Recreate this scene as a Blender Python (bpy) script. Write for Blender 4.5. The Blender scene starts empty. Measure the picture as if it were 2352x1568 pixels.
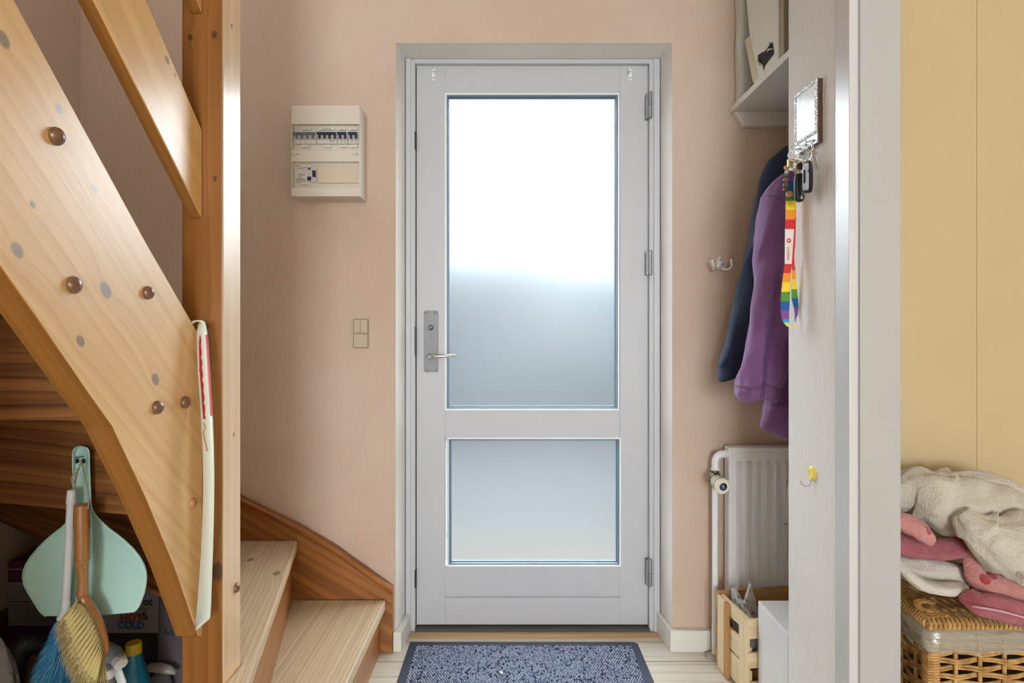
import bpy, math, random
from mathutils import Vector, Matrix, noise as mnoise
random.seed(7)
S = bpy.context.scene
C = S.collection
# ------------------------------------------------------------------ camera, world, light, exposure
F, CX, CY, H = 1420.0, 1180.0, 742.0, 1.10          # focal length and principal point (px), eye height (m)
cd = bpy.data.cameras.new('camera'); cam = bpy.data.objects.new('camera', cd); C.objects.link(cam)
cam.location = (0, 0, H); cam.rotation_euler = (math.pi/2, 0, 0)
cd.sensor_width = 36; cd.lens = 36*F/2352; cd.shift_x = -(CX-1176)/2352; cd.shift_y = -(784-CY)/2352
cd.clip_start = 0.02
S.camera = cam
S.view_settings.view_transform = 'Standard'; S.view_settings.look = 'None'
S.view_settings.exposure = 0.24; S.view_settings.gamma = 1.0; S.view_settings.use_curve_mapping = False
try:
    S.cycles.use_denoising = True
    S.cycles.max_bounces = 8; S.cycles.diffuse_bounces = 4; S.cycles.glossy_bounces = 3
    S.cycles.transmission_bounces = 6; S.cycles.caustics_refractive = True
    S.cycles.sample_clamp_indirect = 6.0
except Exception: pass

def L(c):                                            # sRGB 0-255 -> linear
    r = []
    for v in c:
        v = v/255.0
        r.append(v/12.92 if v <= 0.04045 else ((v+0.055)/1.055)**2.4)
    return (r[0], r[1], r[2], 1.0)

W = bpy.data.worlds.new('sky'); S.world = W; W.use_nodes = True
wn = W.node_tree; wn.nodes.clear()
tc = wn.nodes.new('ShaderNodeTexCoord'); sx = wn.nodes.new('ShaderNodeSeparateXYZ')
rp = wn.nodes.new('ShaderNodeValToRGB'); bg = wn.nodes.new('ShaderNodeBackground'); ow = wn.nodes.new('ShaderNodeOutputWorld')
wn.links.new(tc.outputs['Generated'], sx.inputs[0]); wn.links.new(sx.outputs['Z'], rp.inputs[0])
wn.links.new(rp.outputs[0], bg.inputs[0]); wn.links.new(bg.outputs[0], ow.inputs[0])
cr = rp.color_ramp
for pos, col, k in ((0.0, (0.86, 0.93, 1.0), .75), (0.06, (0.9, 0.96, 1.0), .80), (0.20, (0.92, 0.96, 1.0), .85), (0.42, (0.96, 0.98, 1.0), .90), (0.95, (0.84, 0.92, 1.0), 1.0)):
    e = cr.elements[0] if pos == 0.0 else (cr.elements[1] if pos == 0.95 else cr.elements.new(pos))
    e.position = pos; e.color = (col[0]*k, col[1]*k, col[2]*k, 1)
bg.inputs[1].default_value = 17.5

def area(name, loc, rot, sx_, sy_, power, col=(1, 1, 1)):
    ld = bpy.data.lights.new(name, 'AREA'); ld.shape = 'RECTANGLE'; ld.size = sx_; ld.size_y = sy_
    ld.energy = power; ld.color = col
    lo = bpy.data.objects.new(name, ld); C.objects.link(lo); lo.location = loc; lo.rotation_euler = rot
    return lo
# unseen fill lamps added behind the camera to light the hall
area('fill_light_behind', (1.3, -6.2, 1.6), (math.pi/2, 0, math.radians(6)), 1.2, 1.6, 46, (0.87, 0.94, 1.0))
area('fill_light_left', (0.25, -6.2, 1.35), (math.pi/2, 0, math.radians(2)), 1.6, 1.6, 200, (0.85, 0.93, 1.0))
# fill lamp added under the ceiling to brighten the wall above the stairs
area('stairwell_fill', (-1.05, 1.35, 2.60), (0, 0, 0), .7, 1.0, 3, (1.0, 0.97, 0.93))
# daylight falling in steeply onto the outside of the glazed door
area('daylight_outside', (0.07, 3.6, 2.6), (math.radians(-22), 0, 0), 2.4, 1.6, 30, (1.0, 0.98, 0.94))

# ------------------------------------------------------------------ geometry helpers
def P(px, py, Y):  return Vector(((px-CX)/F*Y, Y, H+(CY-py)/F*Y))
def PX(px, py, X):                                   # point on the plane x = X
    Y = X*F/(px-CX); return Vector((X, Y, H+(CY-py)/F*Y))

class MB:
    def __init__(s): s.v = []; s.f = []; s.m = []
    def add(s, vs, fs, mi=0):
        o = len(s.v); s.v += [Vector(p) for p in vs]
        for f in fs: s.f.append([i+o for i in f]); s.m.append(mi)
        return s
    def box(s, a, b, mi=0):
        x0, x1 = sorted((a[0], b[0])); y0, y1 = sorted((a[1], b[1])); z0, z1 = sorted((a[2], b[2]))
        return s.add([(x0,y0,z0),(x1,y0,z0),(x1,y1,z0),(x0,y1,z0),(x0,y0,z1),(x1,y0,z1),(x1,y1,z1),(x0,y1,z1)],
              [(0,3,2,1),(4,5,6,7),(0,1,5,4),(1,2,6,5),(2,3,7,6),(3,0,4,7)], mi)
    def obox(s, c, ax, ay, az, mi=0):                # centre and three half axes
        c, ax, ay, az = map(Vector, (c, ax, ay, az))
        vs = [c+ax*i+ay*j+az*k for k in (-1,1) for i, j in ((-1,-1),(1,-1),(1,1),(-1,1))]
        return s.add(vs, [(0,3,2,1),(4,5,6,7),(0,1,5,4),(1,2,6,5),(2,3,7,6),(3,0,4,7)], mi)
    def prism(s, pts, ext, mi=0, side=None):
        pts = [Vector(p) for p in pts]; ext = Vector(ext); n = len(pts)
        s.add(pts+[p+ext for p in pts], [list(range(n))[::-1], [n+i for i in range(n)]], mi)
        o = len(s.v)-2*n
        for i in range(n):
            j = (i+1) % n; s.f.append([o+i, o+j, o+n+j, o+n+i]); s.m.append(side[i] if side else mi)
        return s
    def loft(s, rings, mi=0, cap=True, closed=False):
        n = len(rings[0]); o = len(s.v)
        for r in rings: s.v += [Vector(p) for p in r]
        K = len(rings)
        for k in range(K if closed else K-1):
            a = o+k*n; b = o+((k+1) % K)*n
            for i in range(n):
                j = (i+1) % n; s.f.append([a+i, a+j, b+j, b+i]); s.m.append(mi)
        if cap and not closed:
            s.f.append([o+i for i in range(n)][::-1]); s.m.append(mi)
            s.f.append([o+(K-1)*n+i for i in range(n)]); s.m.append(mi)
        return s
    def tube(s, pts, r, n=10, mi=0, cap=True, closed=False, flat=1.0, up=None):
        pts = [Vector(p) for p in pts]; K = len(pts)
        if not hasattr(r, '__len__'): r = [r]*K
        rings = []; prev = None
        for k in range(K):
            if closed: t = pts[(k+1) % K]-pts[k-1]
            else: t = pts[min(k+1, K-1)]-pts[max(k-1, 0)]
            t = t.normalized() if t.length > 1e-9 else Vector((0,0,1))
            if prev is None:
                ref = Vector(up) if up else (Vector((0,0,1)) if abs(t.z) < .9 else Vector((1,0,0)))
                a = (ref-t*ref.dot(t)).normalized()
            else: a = (prev-t*prev.dot(t)).normalized()
            prev = a; b = t.cross(a)
            rings.append([pts[k]+(a*math.cos(q)*flat+b*math.sin(q))*r[k] for q in [2*math.pi*i/n for i in range(n)]])
        return s.loft(rings, mi, cap, closed)
    def lathe(s, o, ax, prof, n=24, mi=0, cap=True, sq=1.0):      # prof: (distance along axis, radius)
        o, ax = Vector(o), Vector(ax).normalized()
        ref = Vector((0,0,1)) if abs(ax.z) < .9 else Vector((1,0,0))
        a = (ref-ax*ref.dot(ax)).normalized(); b = ax.cross(a)
        return s.loft([[o+ax*d+(a*math.cos(q)+b*math.sin(q)*sq)*max(r, 1e-5) for q in [2*math.pi*i/n for i in range(n)]] for d, r in prof], mi, cap)
    def ball(s, c, r, n=14, mi=0, sc=(1,1,1)):
        c = Vector(c); K = n//2+1
        return s.loft([[c+Vector((r*sc[0]*math.sin(t)*math.cos(q), r*sc[1]*math.sin(t)*math.sin(q), -r*sc[2]*math.cos(t)))
            for q in [2*math.pi*i/n for i in range(n)]] for t in [max(1e-3, min(math.pi-1e-3, math.pi*k/(K-1))) for k in range(K)]], mi)
    def grid(s, rows, mi=0, mats=None):
        n = len(rows[0]); o = len(s.v)
        for r in rows: s.v += [Vector(p) for p in r]
        for k in range(len(rows)-1):
            for i in range(n-1):
                a = o+k*n+i; s.f.append([a, a+1, a+n+1, a+n]); s.m.append(mats[k] if mats else mi)
        return s
    def ring(s, x0, x1, z0, z1, w, y0, y1, mi=0):    # rectangular frame in an XZ plane
        s.box((x0, y0, z0), (x0+w, y1, z1), mi); s.box((x1-w, y0, z0), (x1, y1, z1), mi)
        s.box((x0+w, y0, z0), (x1-w, y1, z0+w), mi); s.box((x0+w, y0, z1-w), (x1-w, y1, z1), mi)
        return s

WL = {}
def wloc(o): return WL.get(o.name, Vector((0,0,0))) if o else Vector((0,0,0))
def mesh_obj(name, mb, mats, parent, base, smooth, bevel, subsurf, solid, grain, seed):
    me = bpy.data.meshes.new(name)
    me.from_pydata([tuple(v-base) for v in mb.v], [], mb.f)
    if not isinstance(mats, (list, tuple)): mats = [mats]
    for m in mats: me.materials.append(m)
    for p, mi in zip(me.polygons, mb.m): p.material_index = min(mi, len(mats)-1)
    me.validate(); me.update()
    if smooth:
        for p in me.polygons: p.use_smooth = True
        if smooth is not True:
            try: me.set_sharp_from_angle(angle=math.radians(smooth))
            except Exception: pass
    if grain is not None:
        g = Vector(grain).normalized(); uv = me.uv_layers.new(name='UVMap')
        for p in me.polygons:
            n = p.normal
            if abs(n.dot(g)) > .75:
                a = g.orthogonal().normalized(); a = (a-n*a.dot(n)).normalized(); b = n.cross(a); su = 1
            else:
                a = (g-n*g.dot(n)).normalized(); b = n.cross(a)
                if b.dot(Vector((.31,.52,.79))) < 0: b = -b
                su = 1
            for li in p.loop_indices:
                w = me.vertices[me.loops[li].vertex_index].co+base
                uv.data[li].uv = (w.dot(a)+seed*1.37, w.dot(b)+seed*.773)
    o = bpy.data.objects.new(name, me); C.objects.link(o)
    if bevel:
        m = o.modifiers.new('bevel', 'BEVEL'); m.width = bevel; m.segments = 2; m.limit_method = 'ANGLE'; m.angle_limit = math.radians(40)
    if solid:
        m = o.modifiers.new('solid', 'SOLIDIFY'); m.thickness = solid; m.offset = 0
    if subsurf:
        m = o.modifiers.new('subsurf', 'SUBSURF'); m.levels = subsurf; m.render_levels = subsurf
    if parent: o.parent = parent
    WL[o.name] = base.copy()
    if not parent: o.location = base
    return o
def part(name, mb, mats, parent, smooth=False, bevel=0, subsurf=0, solid=0, grain=None, seed=0, label=None):
    o = mesh_obj(name, mb, mats, parent, wloc(parent), smooth, bevel, subsurf, solid, grain, seed)
    if label: o['label'] = label
    return o
def thing(name, label, cat, base, group=None):
    o = bpy.data.objects.new(name, None); C.objects.link(o); o.location = base; WL[o.name] = Vector(base)
    o.empty_display_size = .05
    o['label'] = label; o['category'] = cat
    if group: o['group'] = group
    return o
def solo(name, label, cat, mb, mats, base, group=None, **k):
    o = mesh_obj(name, mb, mats, None, Vector(base), k.get('smooth', False), k.get('bevel', 0), k.get('subsurf', 0), k.get('solid', 0), k.get('grain'), k.get('seed', 0))
    o['label'] = label; o['category'] = cat
    if group: o['group'] = group
    return o
def struct(name, mb, mats, **k):
    o = mesh_obj(name, mb, mats, None, Vector((0,0,0)), k.get('smooth', False), k.get('bevel', 0), 0, 0, k.get('grain'), k.get('seed', 0))
    o['kind'] = 'structure'; return o
def sempty(name, base=(0,0,0)):
    o = bpy.data.objects.new(name, None); C.objects.link(o); o.location = base; WL[o.name] = Vector(base); o['kind'] = 'structure'; return o

def text(name, body, size, org, right, up, mat, parent, off=.0004, align='CENTER', sx=1.0, bold=0.0):
    cu = bpy.data.curves.new(name, 'FONT'); cu.body = body; cu.size = size; cu.align_x = align; cu.align_y = 'CENTER'
    cu.extrude = .00015; cu.resolution_u = 2; cu.offset = bold
    to = bpy.data.objects.new(name+'_t', cu); me = bpy.data.meshes.new_from_object(to)
    bpy.data.objects.remove(to)
    r = Vector(right).normalized(); u = Vector(up).normalized(); n = r.cross(u)
    M = Matrix(((r.x*sx, u.x, n.x, 0), (r.y*sx, u.y, n.y, 0), (r.z*sx, u.z, n.z, 0), (0,0,0,1)))
    base = wloc(parent); o3 = Vector(org)+n*off-base
    M.translation = o3; me.transform(M); me.name = name; me.materials.clear(); me.materials.append(mat)
    o = bpy.data.objects.new(name, me); C.objects.link(o); o.parent = parent; WL[o.name] = base.copy()
    return o

# ------------------------------------------------------------------ material helpers
class NG:
    def __init__(s, name):
        s.mat = bpy.data.materials.new(name); s.mat.use_nodes = True; s.t = s.mat.node_tree; s.t.nodes.clear()
        s.out = s.t.nodes.new('ShaderNodeOutputMaterial')
        s.b = s.t.nodes.new('ShaderNodeBsdfPrincipled'); s.t.links.new(s.b.outputs[0], s.out.inputs[0])
    def put(s, sock, v):
        if isinstance(v, bpy.types.NodeSocket): s.t.links.new(v, sock)
        else: sock.default_value = v
    def n(s, typ, ins=None, **at):
        nd = s.t.nodes.new('ShaderNode'+typ)
        for k, v in at.items(): setattr(nd, k, v)
        for k, v in (ins or {}).items(): s.put(nd.inputs[k], v)
        return nd
    def m(s, op, a, b=0.0, c=0.0):
        nd = s.t.nodes.new('ShaderNodeMath'); nd.operation = op
        for i, v in enumerate((a, b, c)): s.put(nd.inputs[i], v)
        return nd.outputs[0]
    def mix(s, f, a, b, mode='MIX'):
        nd = s.t.nodes.new('ShaderNodeMix'); nd.data_type = 'RGBA'; nd.blend_type = mode
        s.put(nd.inputs[0], f); s.put(nd.inputs[6], a); s.put(nd.inputs[7], b); return nd.outputs[2]
    def ss(s, x, a, b):                              # smoothstep a..b -> 0..1
        nd = s.t.nodes.new('ShaderNodeMapRange'); nd.interpolation_type = 'SMOOTHSTEP'
        s.put(nd.inputs[0], x); nd.inputs[1].default_value = a; nd.inputs[2].default_value = b; return nd.outputs[0]
    def noise(s, vec, scale, detail=2, rough=.5):
        nd = s.n('TexNoise', {'Scale': scale, 'Detail': detail, 'Roughness': rough}); s.put(nd.inputs['Vector'], vec); return nd.outputs[0]
    def vec(s, x, y, z=0.0):
        nd = s.t.nodes.new('ShaderNodeCombineXYZ')
        for i, v in enumerate((x, y, z)): s.put(nd.inputs[i], v)
        return nd.outputs[0]
    def bump(s, h, strength=.3, dist=.001, normal=None):
        nd = s.n('Bump', {'Strength': strength, 'Distance': dist, 'Height': h})
        if normal: s.put(nd.inputs['Normal'], normal)
        return nd.outputs[0]
    def fin(s, color=None, rough=.5, metal=0, normal=None, spec=None, coat=0, coat_rough=.1, sheen=0, trans=0, ior=None):
        b = s.b
        if color is not None: s.put(b.inputs['Base Color'], color)
        s.put(b.inputs['Roughness'], rough); b.inputs['Metallic'].default_value = metal
        if normal is not None: s.put(b.inputs['Normal'], normal)
        if spec is not None: b.inputs['Specular IOR Level'].default_value = spec
        if coat: b.inputs['Coat Weight'].default_value = coat; b.inputs['Coat Roughness'].default_value = coat_rough
        if sheen: b.inputs['Sheen Weight'].default_value = sheen
        if trans: b.inputs['Transmission Weight'].default_value = trans
        if ior: b.inputs['IOR'].default_value = ior
        return s.mat

def plain(name, c, rough=.5, metal=0, nz=0, var=.06, scale=30, **k):
    g = NG(name); o = g.n('TexCoord').outputs['Object']
    f = g.noise(o, scale, 3)
    lc = L(c); d = tuple(x*(1-var*2) for x in lc[:3])+(1,)
    col = g.mix(f, d, lc)
    nm = g.bump(g.noise(o, nz, 2), .3, .0006) if nz else None
    return g.fin(col, rough, metal, nm, **k)

def wood(name, lt, dk, knots=(), freq=26, rough=.4, fine=.35, coat=0, spec=None, soft=.6, knotcol=(70, 40, 20), contrast=1.0, warp=.045):
    g = NG(name); uvn = g.n('UVMap'); sp = g.n('SeparateXYZ', {0: uvn.outputs[0]})
    u, v = sp.outputs[0], sp.outputs[1]
    low = g.noise(g.vec(g.m('MULTIPLY', u, 1.1), g.m('MULTIPLY', v, 4.0)), 1.0, 2)
    ph = g.m('MULTIPLY_ADD', low, warp, v)
    core = None
    for (ku, kv, r) in knots:
        du = g.m('SUBTRACT', u, ku); dv = g.m('SUBTRACT', v, kv)
        e1 = g.m('ADD', g.m('MULTIPLY', g.m('MULTIPLY', du, du), 1/(r*5)**2), g.m('MULTIPLY', g.m('MULTIPLY', dv, dv), 1/(r*2.6)**2))
        ga = g.m('EXPONENT', g.m('MULTIPLY', e1, -1.0))
        ph = g.m('MULTIPLY_ADD', ga, r*1.6, ph)
        d2 = g.m('MULTIPLY', g.m('ADD', g.m('MULTIPLY', g.m('MULTIPLY', du, du), .5), g.m('MULTIPLY', dv, dv)), 1/(r*r))
        k = g.ss(d2, 1.5, .45)
        core = k if core is None else g.m('MAXIMUM', core, k)
    rings = g.m('FRACT', g.m('MULTIPLY_ADD', g.noise(g.vec(g.m('MULTIPLY', u, 2.5), g.m('MULTIPLY', v, 30)), 1.0, 2), .5, g.m('MULTIPLY', ph, freq)))
    rings = g.m('POWER', rings, 2.2); rings = g.m('MULTIPLY', rings, g.ss(rings, 1.0, .86))
    bands = g.noise(g.vec(g.m('MULTIPLY', u, .7), g.m('MULTIPLY', ph, freq*.9)), 1.0, 3)
    fib = g.noise(g.vec(g.m('MULTIPLY', u, 12), g.m('MULTIPLY', v, 420)), 1.0, 2)
    f = g.m('ADD', g.m('MULTIPLY', rings, .55*contrast), g.m('MULTIPLY', g.ss(bands, .3, .75), soft))
    f = g.m('MULTIPLY_ADD', g.m('SUBTRACT', fib, .5), fine, f)
    col = g.mix(f, L(lt), L(dk))
    if core is not None: col = g.mix(g.m('MULTIPLY', core, .82), col, L(knotcol))
    nm = g.bump(g.m('ADD', fib, g.m('MULTIPLY', rings, .6)), .25, .0004)
    return g.fin(col, rough, 0, nm, coat=coat, coat_rough=.28, spec=spec)

def plaster(name, c, c2, amp=.0016, scale=70, rough=.85, streak=14, strength=.55):
    g = NG(name); o = g.n('TexCoord').outputs['Object']
    big = g.noise(o, 1.6, 3)
    mp = g.n('Mapping', {'Vector': o, 'Rotation': (.5, .35, .6), 'Scale': (1.0, 1.0, .22)}).outputs[0]
    st = g.noise(mp, scale*1.5, 3, .6)
    fi = g.noise(o, scale*3, 2)
    h = g.m('MULTIPLY_ADD', st, 1.0, g.m('MULTIPLY', fi, .35))
    col = g.mix(g.ss(big, .3, .7), L(c), L(c2))
    return g.fin(col, rough, 0, g.bump(h, strength, amp), spec=.3)

def kuv(p, n, g, seed, r):                           # knot position in a board's own grain coordinates
    p, n, g = Vector(p), Vector(n), Vector(g).normalized()
    a = (g-n*g.dot(n)).normalized(); b = n.cross(a)
    if b.dot(Vector((.31,.52,.79))) < 0: b = -b
    return (p.dot(a)+seed*1.37, p.dot(b)+seed*.773, r)

# ------------------------------------------------------------------ materials of the room
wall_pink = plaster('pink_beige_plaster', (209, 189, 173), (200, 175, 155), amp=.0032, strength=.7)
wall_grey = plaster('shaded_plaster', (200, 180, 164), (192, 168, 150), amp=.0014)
wall_reveal = plaster('white_reveal_paint', (238, 234, 228), (230, 222, 214), amp=.001)
wall_white = plaster('white_brushed_plaster', (240, 239, 236), (233, 231, 228), amp=.0042, scale=50, strength=.75)
wall_yellow = plaster('cream_yellow_wallpaper', (204, 184, 146), (200, 178, 138), amp=.0005, scale=90)
white_paint = plain('white_gloss_paint', (232, 231, 228), .32, var=.02, nz=40)
door_paint = plain('door_white_paint', (194, 196, 200), .42, var=.02, nz=60)
base_paint = plain('worn_white_paint', (226, 223, 214), .4, var=.03, nz=50)
trim_paint = plain('glossy_trim_paint', (228, 227, 223), .24, var=.015, nz=25)
dark_gap = plain('dark_rubber_seal', (38, 38, 42), .6)
gasket = plain('blue_grey_gasket', (96, 120, 138), .35)
bead_white = plain('white_bead', (245, 245, 243), .3, var=.01)
steel = plain('brushed_steel', (128, 128, 130), .5, metal=.85, var=.14, scale=45)
steel_dark = plain('dull_zinc', (150, 152, 156), .45, metal=.6)
chrome = plain('chrome', (220, 220, 220), .12, metal=1, var=.01)
black = plain('black_plastic', (16, 17, 20), .4)
ink = plain('black_ink', (25, 25, 30), .6)
label_white = plain('white_label', (232, 228, 220), .5, var=.01)

def mk_glass():
    g = NG('frosted_glass')
    tr = g.n('BsdfTranslucent', {'Color': (.93, .96, .97, 1)})
    rf = g.n('BsdfRefraction', {'Color': (.96, .985, .99, 1), 'Roughness': .61, 'IOR': 1.2})
    gl = g.n('BsdfGlossy', {'Color': (1, 1, 1, 1), 'Roughness': .35})
    m1 = g.n('MixShader', {0: .02}); g.t.links.new(rf.outputs[0], m1.inputs[1]); g.t.links.new(tr.outputs[0], m1.inputs[2])
    m2 = g.n('MixShader', {0: .03}); g.t.links.new(m1.outputs[0], m2.inputs[1]); g.t.links.new(gl.outputs[0], m2.inputs[2])
    g.t.links.new(m2.outputs[0], g.out.inputs[0]); g.t.nodes.remove(g.b)
    return g.mat
glass = mk_glass()

def mk_floor():
    g = NG('whitewashed_floorboards'); o = g.n('TexCoord').outputs['Object']; sp = g.n('SeparateXYZ', {0: o})
    x, y = sp.outputs[0], sp.outputs[1]
    q = g.m('DIVIDE', g.m('SUBTRACT', y, 1.888), .1222)
    idx = g.m('FLOOR', q); fr = g.m('FRACT', q)
    dist = g.m('MINIMUM', fr, g.m('SUBTRACT', 1.0, fr))
    seam = g.ss(dist, .022, .006)
    gr = g.noise(g.vec(g.m('MULTIPLY', x, 2.5), g.m('MULTIPLY', y, 60), idx), 1.0, 4)
    fib = g.noise(g.vec(g.m('MULTIPLY', x, 12), g.m('MULTIPLY', y, 400), idx), 1.0, 2)
    pv = g.n('TexWhiteNoise', {'Vector': g.vec(idx, 0, 0)}).outputs[0]
    f = g.m('MULTIPLY_ADD', fib, .5, g.m('MULTIPLY', g.ss(gr, .4, .75), .7))
    f = g.m('MULTIPLY_ADD', pv, .25, g.m('SUBTRACT', f, .2))
    col = g.mix(f, L((232, 226, 212)), L((188, 174, 150)))
    worn = g.m('MULTIPLY', g.ss(y, 2.08, 2.16), .5)
    col = g.mix(worn, col, L((176, 150, 118)))
    col = g.mix(seam, col, L((110, 98, 84)))
    return g.fin(col, .5, 0, g.bump(g.m('SUBTRACT', fib, g.m('MULTIPLY', seam, 3.0)), .4, .0006))
floor_m = mk_floor()

# ------------------------------------------------------------------ room shell
YW, YD = 2.088, 2.229
RX0, RX1, RT = -.3985, .535, 2.046                   # door reveal at the wall face
CEIL = 2.62
wb = MB()
def cy_prism(pts, side=None): wb.prism([(x, y, -.02) for x, y in pts], (0, 0, CEIL+.02), 0, side)
cy_prism([(-1.62, YW), (RX0, YW), (RX0+.013, YD), (RX0+.013, 2.40), (-1.62, 2.40)], [0, 1, 1, 0, 0])
cy_prism([(RX1, YW), (1.75, YW), (1.75, 2.40), (RX1-.014, 2.40), (RX1-.014, YD)], [0, 0, 0, 1, 1])
wb.prism([(RX0, YW, RT), (RX0, YW, CEIL), (RX0, 2.40, CEIL), (RX0, 2.40, RT-.003), (RX0, YD, RT-.003)], (RX1-RX0, 0, 0), 0, [0, 0, 0, 1, 1])
struct('wall_back', wb, [wall_pink, wall_reveal])
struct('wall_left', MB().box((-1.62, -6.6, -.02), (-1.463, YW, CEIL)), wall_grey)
struct('floor', MB().box((-1.62, -6.6, -.05), (2.6, YD-.012, 0)), floor_m)
struct('ceiling', MB().box((-1.62, -6.6, CEIL), (2.6, 2.40, CEIL+.05)), wall_reveal)
# pillar that ends the partition, its wooden lining, and the partition with the cream wallpaper
struct('wall_pillar', MB().box((.70, 1.344, 0), (.80, 1.577, CEIL)), wall_white, bevel=.003)
struct('wall_partition', MB().box((.80, 1.52, 0), (2.6, 1.577, CEIL)), wall_yellow)
struct('wall_nook_side', MB().box((1.50, 1.577, 0), (1.58, YW, CEIL)), wall_pink)
struct('wall_right', MB().box((2.5, -6.6, 0), (2.6, 1.52, CEIL)), wall_yellow)
struct('wall_light_blocker', MB().box((-1.463, -.5, 0), (-.70, .42, 1.36)), wall_grey)  # unseen box added to keep front light out from under the stairs
struct('wall_behind', MB().box((-1.62, -6.68, -.05), (2.6, -6.6, CEIL+.05)), wall_reveal)
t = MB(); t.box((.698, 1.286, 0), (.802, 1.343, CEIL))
casing = plain('casing_paint_shaded', (184, 184, 184), .3, var=.015, nz=25, coat=.9, coat_rough=.16)  # same trim paint, colour darkened for the dimly lit front
struct('trim_1', t, plain('casing_paint_lit', (208, 208, 208), .3, var=.01, coat=.9, coat_rough=.3), bevel=.002)  # same trim paint, colour lightened for the door-lit side
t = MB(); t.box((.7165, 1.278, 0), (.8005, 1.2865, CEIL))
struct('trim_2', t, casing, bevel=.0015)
wp = MB()
for k in range(3): wp.box((1.138+k*.53, 1.5192, 0), (1.1392+k*.53, 1.52, CEIL))
struct('trim_3', wp, plain('wallpaper_seam', (180, 156, 114), .8))
bl = MB(); bl.prism([(-.4035, 2.068, 0), (-.3765, 2.068, 0), (-.3655, YD-.018, 0), (-.3850, YD-.018, 0), (RX0+.0005, YW, 0), (-.4035, YW-.0005, 0)], (0, 0, .066))
struct('baseboard_left', bl, base_paint, bevel=.002)
br = MB(); br.prism([(.5245, 2.066, 0), (.66, 2.066, 0), (.66, YW-.0005, 0), (RX1-.0005, YW-.0005, 0), (RX1-.0145, YD-.018, 0), (.5075, YD-.018, 0)], (0, 0, .072))
br.box((.66, 2.066, 0), (1.5, YW-.0005, .072))
struct('baseboard_right', br, base_paint, bevel=.002)

# ------------------------------------------------------------------ outside, seen only blurred through the frosted glass
struct('ground_outside', MB().box((-14, 2.42, -.25), (14, 16, -.15)), plain('pale_paving', (44, 38, 28), .9))
struct('ground_lawn', MB().box((-5, 3.6, -.149), (5, 10, -.12)), plain('lawn_green', (8, 12, 15), .9))
hm = plain('hedge_green', (18, 31, 38), .9, var=.15)
hd = MB()
for k in range(190):
    hd.ball((random.uniform(-5, 5), random.uniform(6.4, 7.2), random.uniform(.0, 1.9)), random.uniform(.35, .55), 10)
h = struct('ground_hedge', hd, hm, smooth=True)

# ------------------------------------------------------------------ entrance door
X = lambda px, Y=YD: (px-CX)/F*Y
Z = lambda py, Y=YD: H+(CY-py)/F*Y
fr = sempty('door_frame'); fr.name = 'door_1'; WL['door_1'] = Vector((0,0,0))
door = fr
def dp(name, mb, mats, **k): return part(name, mb, mats, door, **k)
JY = 2.206
xl, xr, zt, zb = X(957), X(1488), Z(149), Z(1434)
jl = MB(); jl.box((-.3845, JY, 0), (X(953, JY), 2.30, RT-.004)); jl.box((-.3845, JY-.006, 0), (X(943, JY-.006), JY, RT-.004))
dp('door_jamb', jl, door_paint, bevel=.0015)
jr = MB(); jr.box((X(1491.5, JY), JY, 0), (.520, 2.30, RT-.004)); jr.box((X(1502, JY-.006), JY-.006, 0), (.520, JY, RT-.004))
dp('door_jamb', jr, door_paint, bevel=.0015)
jt = MB(); jt.box((X(953, JY), JY, Z(145.5, JY)), (X(1491.5, JY), 2.30, RT-.0035))
dp('door_head', jt, door_paint, bevel=.001)
dp('seal', MB().ring(xl-.006, xr+.006, .004, zt+.005, .012, 2.236, 2.247), dark_gap)
g1 = (X(1024), X(1420), Z(940), Z(216)); g2 = (X(1029), X(1423.5), Z(1299), Z(1006.5))
yb = YD+.048
dp('door_stile', MB().box((xl, YD, zb), (X(1022.5), yb, zt)), door_paint, bevel=.0009)
dp('door_stile', MB().box((X(1423.6), YD, zb), (xr, yb, zt)), door_paint, bevel=.0009)
sx0, sx1 = X(1022.5), X(1423.6)
dp('door_rail', MB().box((sx0, YD+.0003, g1[3]), (sx1, yb, zt)), door_paint, bevel=.0009)
dp('door_rail', MB().box((sx0, YD+.0003, g2[3]), (sx1, yb, g1[2])), door_paint, bevel=.0009)
dp('door_rail', MB().box((sx0, YD+.0003, Z(1367)), (sx1, yb, g2[2])).box((sx0, YD+.005, Z(1372)), (sx1, yb-.01, Z(1367))).box((sx0, YD+.0003, zb), (sx1, yb, Z(1372))), door_paint, bevel=.0009)
for g in (g1, g2):
    bd = MB(); bd.ring(g[0]-.003, g[1]+.004, g[2]-.003, g[3]+.003, .0052, YD-.002, YD+.02)
    dp('glazing_bead', bd, bead_white, bevel=.0006)
    bd = MB(); bd.ring(g[0]+.0015, g[1]-.0015, g[2]+.0015, g[3]-.0015, .0055, YD+.006, YD+.022); bd.ring(g[0]+.0015, g[1]-.0015, g[2]+.0015, g[3]-.0015, .009, YD+.019, YD+.026)
    dp('glazing_gasket', bd, gasket)
    bd = MB(); bd.box((g[0], YD+.027, g[2]), (g[1], YD+.033, g[3]))
    dp('glass_pane', bd, glass)
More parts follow.
